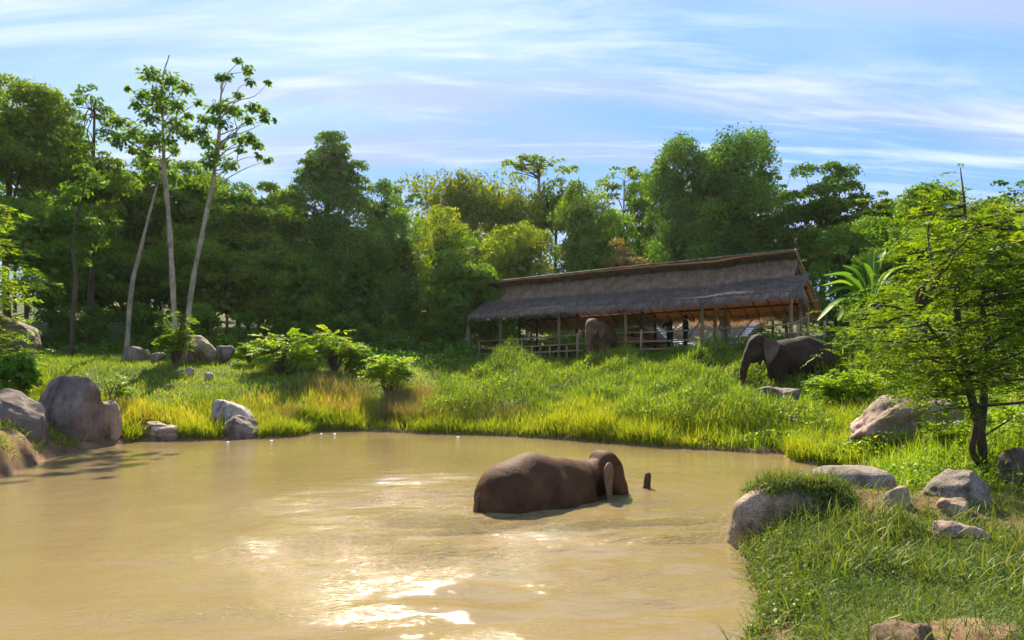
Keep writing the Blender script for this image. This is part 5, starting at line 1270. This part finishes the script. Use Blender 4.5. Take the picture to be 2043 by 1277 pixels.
# ------------------------------------------------------------------ grasses and weeds (nobody could count these)
def in_view(x, y, m=240):
    u = x / np.maximum(y, 0.1) * F + 1021.5
    return (u > -m) & (u < 2043 + m)
def scatter(rng, n, box_, dens):
    """rejection sampling, denser towards the camera side as asked by dens(x, y) in 0..1"""
    X, Y = [], []
    tot = 0
    while tot < n:
        x = rng.uniform(box_[0], box_[1], n * 2); y = rng.uniform(box_[2], box_[3], n * 2)
        k = in_view(x, y) & (rng.random(n * 2) < dens(x, y))
        X.append(x[k]); Y.append(y[k]); tot += k.sum()
    return np.concatenate(X)[:n], np.concatenate(Y)[:n]
def blades(g, rng, base, length, width, lean, tint, bend=0.5, seg=2):
    """bent tapering blades"""
    n = len(base); th = rng.uniform(0, 2 * pi, n); h = np.stack([np.cos(th), np.sin(th), 0 * th], -1)
    th2 = th + pi / 2 + rng.normal(size=n) * 0.5; sd = np.stack([np.cos(th2), np.sin(th2), 0 * th2], -1)
    le = np.clip(lean * np.abs(1 + 0.5 * rng.normal(size=n)), 0, 1.3)
    rows = []
    for k in range(seg + 1):
        t = k / seg
        a = le * (0.35 + bend * t)
        p = base + (np.sin(a) * length * t)[:, None] * h + np.array([0, 0, 1.0]) * (np.cos(a) * length * t)[:, None]
        wd = width * (1 - t ** 1.6) * 0.5
        rows.append((p, wd))
    vs = []
    for k, (p, wd) in enumerate(rows[:-1]): vs += [p - sd * wd[:, None], p + sd * wd[:, None]]
    vs.append(rows[-1][0])
    m = len(vs); v = np.stack(vs, 1).reshape(-1, 3); o = np.arange(n)[:, None] * m
    q = np.concatenate([o + np.array([2 * k, 2 * k + 1, 2 * k + 3, 2 * k + 2]) for k in range(seg - 1)]) if seg > 1 else None
    t = o + np.array([m - 3, m - 2, m - 1])
    g.add(v, q, t, np.repeat(np.clip(tint, 0, 1), m))
def stuff(g, name, mat, label, cat):
    return tag(g.build(name, M[mat]), label, cat, kind='stuff')

rng = np.random.default_rng(1)
ROCKS = [(o.location.x, o.location.y, max(v[0] for v in o.bound_box), max(v[1] for v in o.bound_box)) for o in bpy.data.objects if o.get('category') in ('boulder', 'stone')]
def off_rocks(x, y, k=0.75):
    ok = np.ones(len(x), bool)
    for (rx, ry, a, b) in ROCKS: ok &= ((x - rx) / (a * k)) ** 2 + ((y - ry) / (b * k)) ** 2 > 1
    return ok
# bright shore grass
x, y = scatter(rng, 52000, (-14, 12, 14, 31), lambda x, y: np.where((shore_dist(x, y) > 0.02) & (y > 14.5) & ((x > -9.3) | (y > 20.3)) & (shore_dist(x, y) < 3.2), np.exp(-shore_dist(x, y) * 0.5) * np.clip(0.6 + 0.8 * noise2(x, y, 0.5, 51, 2), 0.08, 1), 0))
k = off_rocks(x, y); x, y = x[k], y[k]
tf = noise2(x, y, 0.45, 52, 2); dry = np.clip((-x - 0.5) / 6, 0, 1) * np.clip(shore_dist(x, y) / 1.2, 0, 1) * np.clip(0.5 + noise2(x, y, 0.6, 53, 2), 0, 1)
g = G(); blades(g, rng, np.stack([x, y, sample_z(x, y) - 0.02], -1), np.clip(0.42 + 0.3 * noise2(x, y, 0.8, 54, 2) + 0.12 * rng.normal(size=len(x)), 0.12, 1.0), rng.uniform(0.014, 0.03, len(x)), 0.5, 0.5 + 0.2 * tf + 0.15 * rng.normal(size=len(x)) + 0.45 * dry, 0.9)
stuff(g, 'shore_grass', 'grass_bright', 'tall yellow-green grass along the water of the far shore', 'grass')
# dry seeding grass left of centre
x, y = scatter(rng, 16000, (-9, 1, 22, 30), lambda x, y: np.where(shore_dist(x, y) > 0.8, np.clip(noise2(x, y, 0.5, 61, 2) + 0.35, 0, 1) * np.exp(-((x + 4.6) / 2.8) ** 2 - ((y - 25.6) / 1.8) ** 2), 0))
g = G(); blades(g, rng, np.stack([x, y, sample_z(x, y) - 0.02], -1), 0.6 + 0.15 * rng.normal(size=len(x)), rng.uniform(0.012, 0.024, len(x)), 0.45, 0.45 + 0.25 * rng.normal(size=len(x)), 0.8)
stuff(g, 'dry_grass', 'grass_dry', 'straw-coloured dry grass patch on the far bank left of centre', 'grass')
# lush weeds on the slope under the pavilion: billowing mounds
def mound(x, y):
    n1 = noise2(x, y, 0.42, 71, 2); n2 = noise2(x, y, 1.3, 72, 2)
    return np.clip(0.5 + 0.95 * n1 + 0.35 * n2, 0.05, 1.8)
def slope_mask(x, y):
    d = shore_dist(x, y); w = (x - PC[0]) * PN[0] + (y - PC[1]) * PN[1]
    return (d > 1.0) & (w < -0.5) & (y > 17.5) & (x > -3.5 + 0.12 * (y - 24)) & (x < 14)
def edgefade(x, y):
    w = (x - PC[0]) * PN[0] + (y - PC[1]) * PN[1]
    e = np.hypot((x - 8.6) / 1.9, (y - 23.8) / 3.0)
    return np.clip((-w - 0.5) / 2.0, 0.45, 1) * np.clip(e - 0.3, 0.3, 1) 
x, y = scatter(rng, 80000, (-6, 14, 17, 37), lambda x, y: np.where(slope_mask(x, y), np.clip(26 / y, 0, 1) ** 2 * 0.9, 0))
k = off_rocks(x, y); x, y = x[k], y[k]
m = mound(x, y) * edgefade(x, y); zt = rng.random(len(x)) ** 0.35
base = np.stack([x, y, sample_z(x, y) + m * zt * 1.0 - 0.05], -1)
tt = 0.42 + 0.3 * noise2(x, y, 0.35, 73, 2) + 0.16 * rng.normal(size=len(x))
g = G(); nb = 46000
blades(g, rng, base[:nb], rng.uniform(0.16, 0.42, nb), rng.uniform(0.018, 0.034, nb), 0.6, tt[:nb], 0.9)
nl = len(x) - nb; nrm = unit(np.array([0, -0.15, 0.8]) + 0.6 * rng.normal(size=(nl, 3))); ax = unit(np.cross(nrm, rng.normal(size=(nl, 3))))
sz = rng.uniform(0.07, 0.17, nl); leaf_quads(g, base[nb:], ax, nrm, sz, sz * 0.5, tt[nb:] + 0.05)
stuff(g, 'slope_weeds', 'grass_weed', 'lush billowing weeds and grass on the slope below the pavilion', 'weeds')
# left meadow
x, y = scatter(rng, 42000, (-22, 0, 19, 37), lambda x, y: np.where((shore_dist(x, y) > 0.6) & ~slope_mask(x, y) & ((x < -1) | (y > 30)), np.clip(24 / y, 0, 1) ** 1.5, 0))
k = off_rocks(x, y); x, y = x[k], y[k]
tall = np.clip(noise2(x, y, 0.4, 81, 2) + 0.1, 0, 1) * np.clip((29 - y) / 5, 0, 1)
g = G(); blades(g, rng, np.stack([x, y, sample_z(x, y) - 0.01], -1), 0.13 + 0.06 * np.abs(rng.normal(size=len(x))) + 0.45 * tall, rng.uniform(0.016, 0.032, len(x)), 0.55, 0.5 + 0.28 * noise2(x, y, 0.3, 82, 3) + 0.15 * rng.normal(size=len(x)), 0.8)
stuff(g, 'meadow_grass', 'grass_meadow', 'short green meadow grass on the left bank before the forest', 'grass')
# right bank behind the near boulder: leafy ground cover
x, y = scatter(rng, 26000, (5, 16, 10.2, 22), lambda x, y: np.where((shore_dist(x, y) > 0.05), np.clip(12 / y, 0, 1) * np.clip(0.5 + noise2(x, y, 0.8, 91, 2), 0.1, 1), 0))
k = off_rocks(x, y, 0.85) & (np.hypot((x - 14.5) / 3.0, (y - 17.5) / 1.5) > 1); x, y = x[k], y[k]; nn = len(x)
h = np.clip(0.3 + 0.35 * noise2(x, y, 0.9, 92, 2), 0.05, 0.7) * rng.random(nn) ** 0.6
nrm = unit(np.array([0, -0.1, 0.9]) + 0.5 * rng.normal(size=(nn, 3))); ax = unit(np.cross(nrm, rng.normal(size=(nn, 3)))); sz = rng.uniform(0.05, 0.12, nn)
g = G(); leaf_quads(g, np.stack([x, y, sample_z(x, y) + h], -1), ax, nrm, sz, sz * 0.55, 0.55 + 0.2 * rng.normal(size=nn))
nb = 14000; s_ = rng.integers(0, nn, nb); bb = np.stack([x[s_] + 0.1 * rng.normal(size=nb), y[s_] + 0.1 * rng.normal(size=nb), sample_z(x[s_], y[s_])], -1)
blades(g, rng, bb, rng.uniform(0.25, 0.6, nb), rng.uniform(0.01, 0.02, nb), 0.5, 0.6 + 0.2 * rng.normal(size=nb), 0.9)
stuff(g, 'ground_cover', 'leaf_bright', 'bright leafy ground cover around the pinkish boulder and the near tree', 'plants')
# near turf
def turf_d(x, y):
    d = shore_dist(x, y); s = soil_amount(x, y)
    return np.where(d > 0.0, np.clip(7.5 / np.maximum(y, 2.5), 0.2, 1) ** 1.6 * np.clip(1.05 - s * 0.95, 0.12, 1) * np.clip(0.75 + 0.5 * noise2(x, y, 1.6, 99, 2), 0.15, 1), 0)
x, y = scatter(rng, 52000, (1.0, 10, 2.8, 11.5), turf_d)
k = off_rocks(x, y, 0.4); x, y = x[k], y[k]; nn = len(x)
g = G(); blades(g, rng, np.stack([x, y, sample_z(x, y) - 0.01], -1), np.clip(0.055 + 0.05 * np.abs(rng.normal(size=nn)) + 0.06 * np.clip(noise2(x, y, 1.2, 94, 2), 0, 1), 0.03, 0.4), rng.uniform(0.004, 0.009, nn), 0.9, 0.5 + 0.25 * noise2(x, y, 0.9, 95, 2) + 0.2 * rng.normal(size=nn), 0.9, 3)
x, y = scatter(rng, 3600, (1.0, 8, 2.8, 9.0), lambda x, y: np.where(shore_dist(x, y) > 0.0, np.exp(-shore_dist(x, y) * 0.9) * np.clip(0.3 + noise2(x, y, 1.3, 96, 2), 0, 1) + 0.06 * np.clip(noise2(x, y, 1.5, 98, 2), 0, 1), 0))
k = off_rocks(x, y, 0.85); x, y = x[k], y[k]; nn = len(x)
blades(g, rng, np.stack([x, y, sample_z(x, y) - 0.02], -1), rng.uniform(0.15, 0.42, nn), rng.uniform(0.008, 0.017, nn), 0.75, 0.6 + 0.2 * rng.normal(size=nn), 1.0, 4)
x, y = scatter(rng, 3200, (1.0, 5, 2.8, 8.6), lambda x, y: np.where((shore_dist(x, y) > -0.03) & (shore_dist(x, y) < 0.42), np.clip(0.55 + noise2(x, y, 1.1, 131, 2), 0.05, 1), 0)); nn = len(x)
blades(g, rng, np.stack([x, y, sample_z(x, y) - 0.02], -1), rng.uniform(0.10, 0.34, nn), rng.uniform(0.006, 0.013, nn), 0.95, 0.5 + 0.2 * rng.normal(size=nn), 1.1, 3)
nrm = unit(np.array([0, 0, 0.9]) + 0.5 * rng.normal(size=(nn, 3))); ax = unit(np.cross(nrm, rng.normal(size=(nn, 3)))); sz = rng.uniform(0.03, 0.07, nn)
leaf_quads(g, np.stack([x, y, sample_z(x, y) + rng.uniform(0.02, 0.1, nn)], -1), ax, nrm, sz, sz * 0.5, 0.5 + 0.2 * rng.normal(size=nn))
stuff(g, 'bank_turf', 'grass_turf', 'near green turf with long blades on the right foreground bank', 'grass')
# grass and creepers hanging over the near boulder
bo = next(o for o in bpy.data.objects if str(o.get('label', '')).startswith('big pale boulder'))
co = np.zeros(len(bo.data.vertices) * 3); bo.data.vertices.foreach_get('co', co); co = co.reshape(-1, 3) + np.array(bo.location)
nv = np.zeros(len(bo.data.vertices) * 3); bo.data.vertices.foreach_get('normal', nv); nv = nv.reshape(-1, 3)
w = np.clip((co[:, 0] - (bo.location.x - 0.5) - 0.2 * (0.55 - co[:, 2])) / 0.22, 0, 1) * np.clip(nv[:, 2] + 0.5 - 0.3 * nv[:, 1], 0, 1) * (co[:, 2] > 0.05) * np.clip(0.5 + 1.2 * noise2(co[:, 0], co[:, 2] + co[:, 1], 2.2, 97, 2), 0, 1)
ii = rng.choice(len(co), 15000, p=w / w.sum()); nn = len(ii)
base = co[ii] + 0.03 * rng.normal(size=(nn, 3))
g = G(); blades(g, rng, base[:9000], rng.uniform(0.08, 0.28, 9000), rng.uniform(0.005, 0.011, 9000), 1.0, 0.55 + 0.25 * rng.normal(size=9000), 1.2, 3)
nrm = unit(nv[ii[9000:]] + 0.5 * rng.normal(size=(6000, 3))); ax = unit(np.cross(nrm, rng.normal(size=(6000, 3))) + [0, 0, -0.5]); sz = rng.uniform(0.03, 0.07, 6000)
leaf_quads(g, base[9000:] + nrm * 0.03, ax, nrm, sz, sz * 0.5, 0.5 + 0.2 * rng.normal(size=6000))
stuff(g, 'hanging_grass', 'grass_turf', 'grass and creepers hanging over the near pale boulder', 'grass')
# tufts on the left cut bank
x, y = scatter(rng, 3200, (-13, -7.5, 12, 21), lambda x, y: np.where((shore_dist(x, y) > 0.1) & (shore_dist(x, y) < 3), np.clip(noise2(x, y, 1.1, 111, 2), 0, 1), 0))
k = off_rocks(x, y, 0.9); x, y = x[k], y[k]; nn = len(x)
g = G(); blades(g, rng, np.stack([x, y, sample_z(x, y) - 0.02], -1), rng.uniform(0.15, 0.45, nn), rng.uniform(0.012, 0.022, nn), 0.8, 0.55 + 0.25 * rng.normal(size=nn), 1.0, 3)
stuff(g, 'bank_tufts', 'grass_meadow', 'grass tufts on the brown cut bank below the left boulders', 'grass')
# leafy forest floor
x, y = scatter(rng, 26000, (-24, 18, 31, 50), lambda x, y: np.where(((y > 33.5) | (x < -14)) & ((x - PC[0]) * PN[0] + (y - PC[1]) * PN[1] > 5.5) | ((x < -2) & (y > 33.5)), 0.9, 0))
nn = len(x); h = rng.random(nn) ** 1.3 * np.clip(0.7 + 0.7 * noise2(x, y, 0.4, 121, 2), 0.1, 1.5)
nrm = unit(np.array([0, -0.1, 0.8]) + 0.6 * rng.normal(size=(nn, 3))); ax = unit(np.cross(nrm, rng.normal(size=(nn, 3)))); sz = rng.uniform(0.15, 0.3, nn)
g = G(); leaf_quads(g, np.stack([x, y, sample_z(x, y) + h], -1), ax, nrm, sz, sz * 0.5, 0.45 + 0.2 * rng.normal(size=nn))
stuff(g, 'undergrowth', 'leaf_deep', 'dark leafy undergrowth on the forest floor', 'plants')

def haze():
    g = G(); box(g, (-425, -205, -4), (425, 525, 34))
    m, N, L = new_mat('haze'); out = N('ShaderNodeOutputMaterial'); v = N('ShaderNodeVolumePrincipled')
    v.inputs['Color'].default_value = (0.9, 0.97, 0.86, 1); v.inputs['Density'].default_value = 0.00012; v.inputs['Anisotropy'].default_value = 0.6
    L(v.outputs[0], out.inputs['Volume'])
    tag(g.build('haze', m), kind='stuff')
haze()
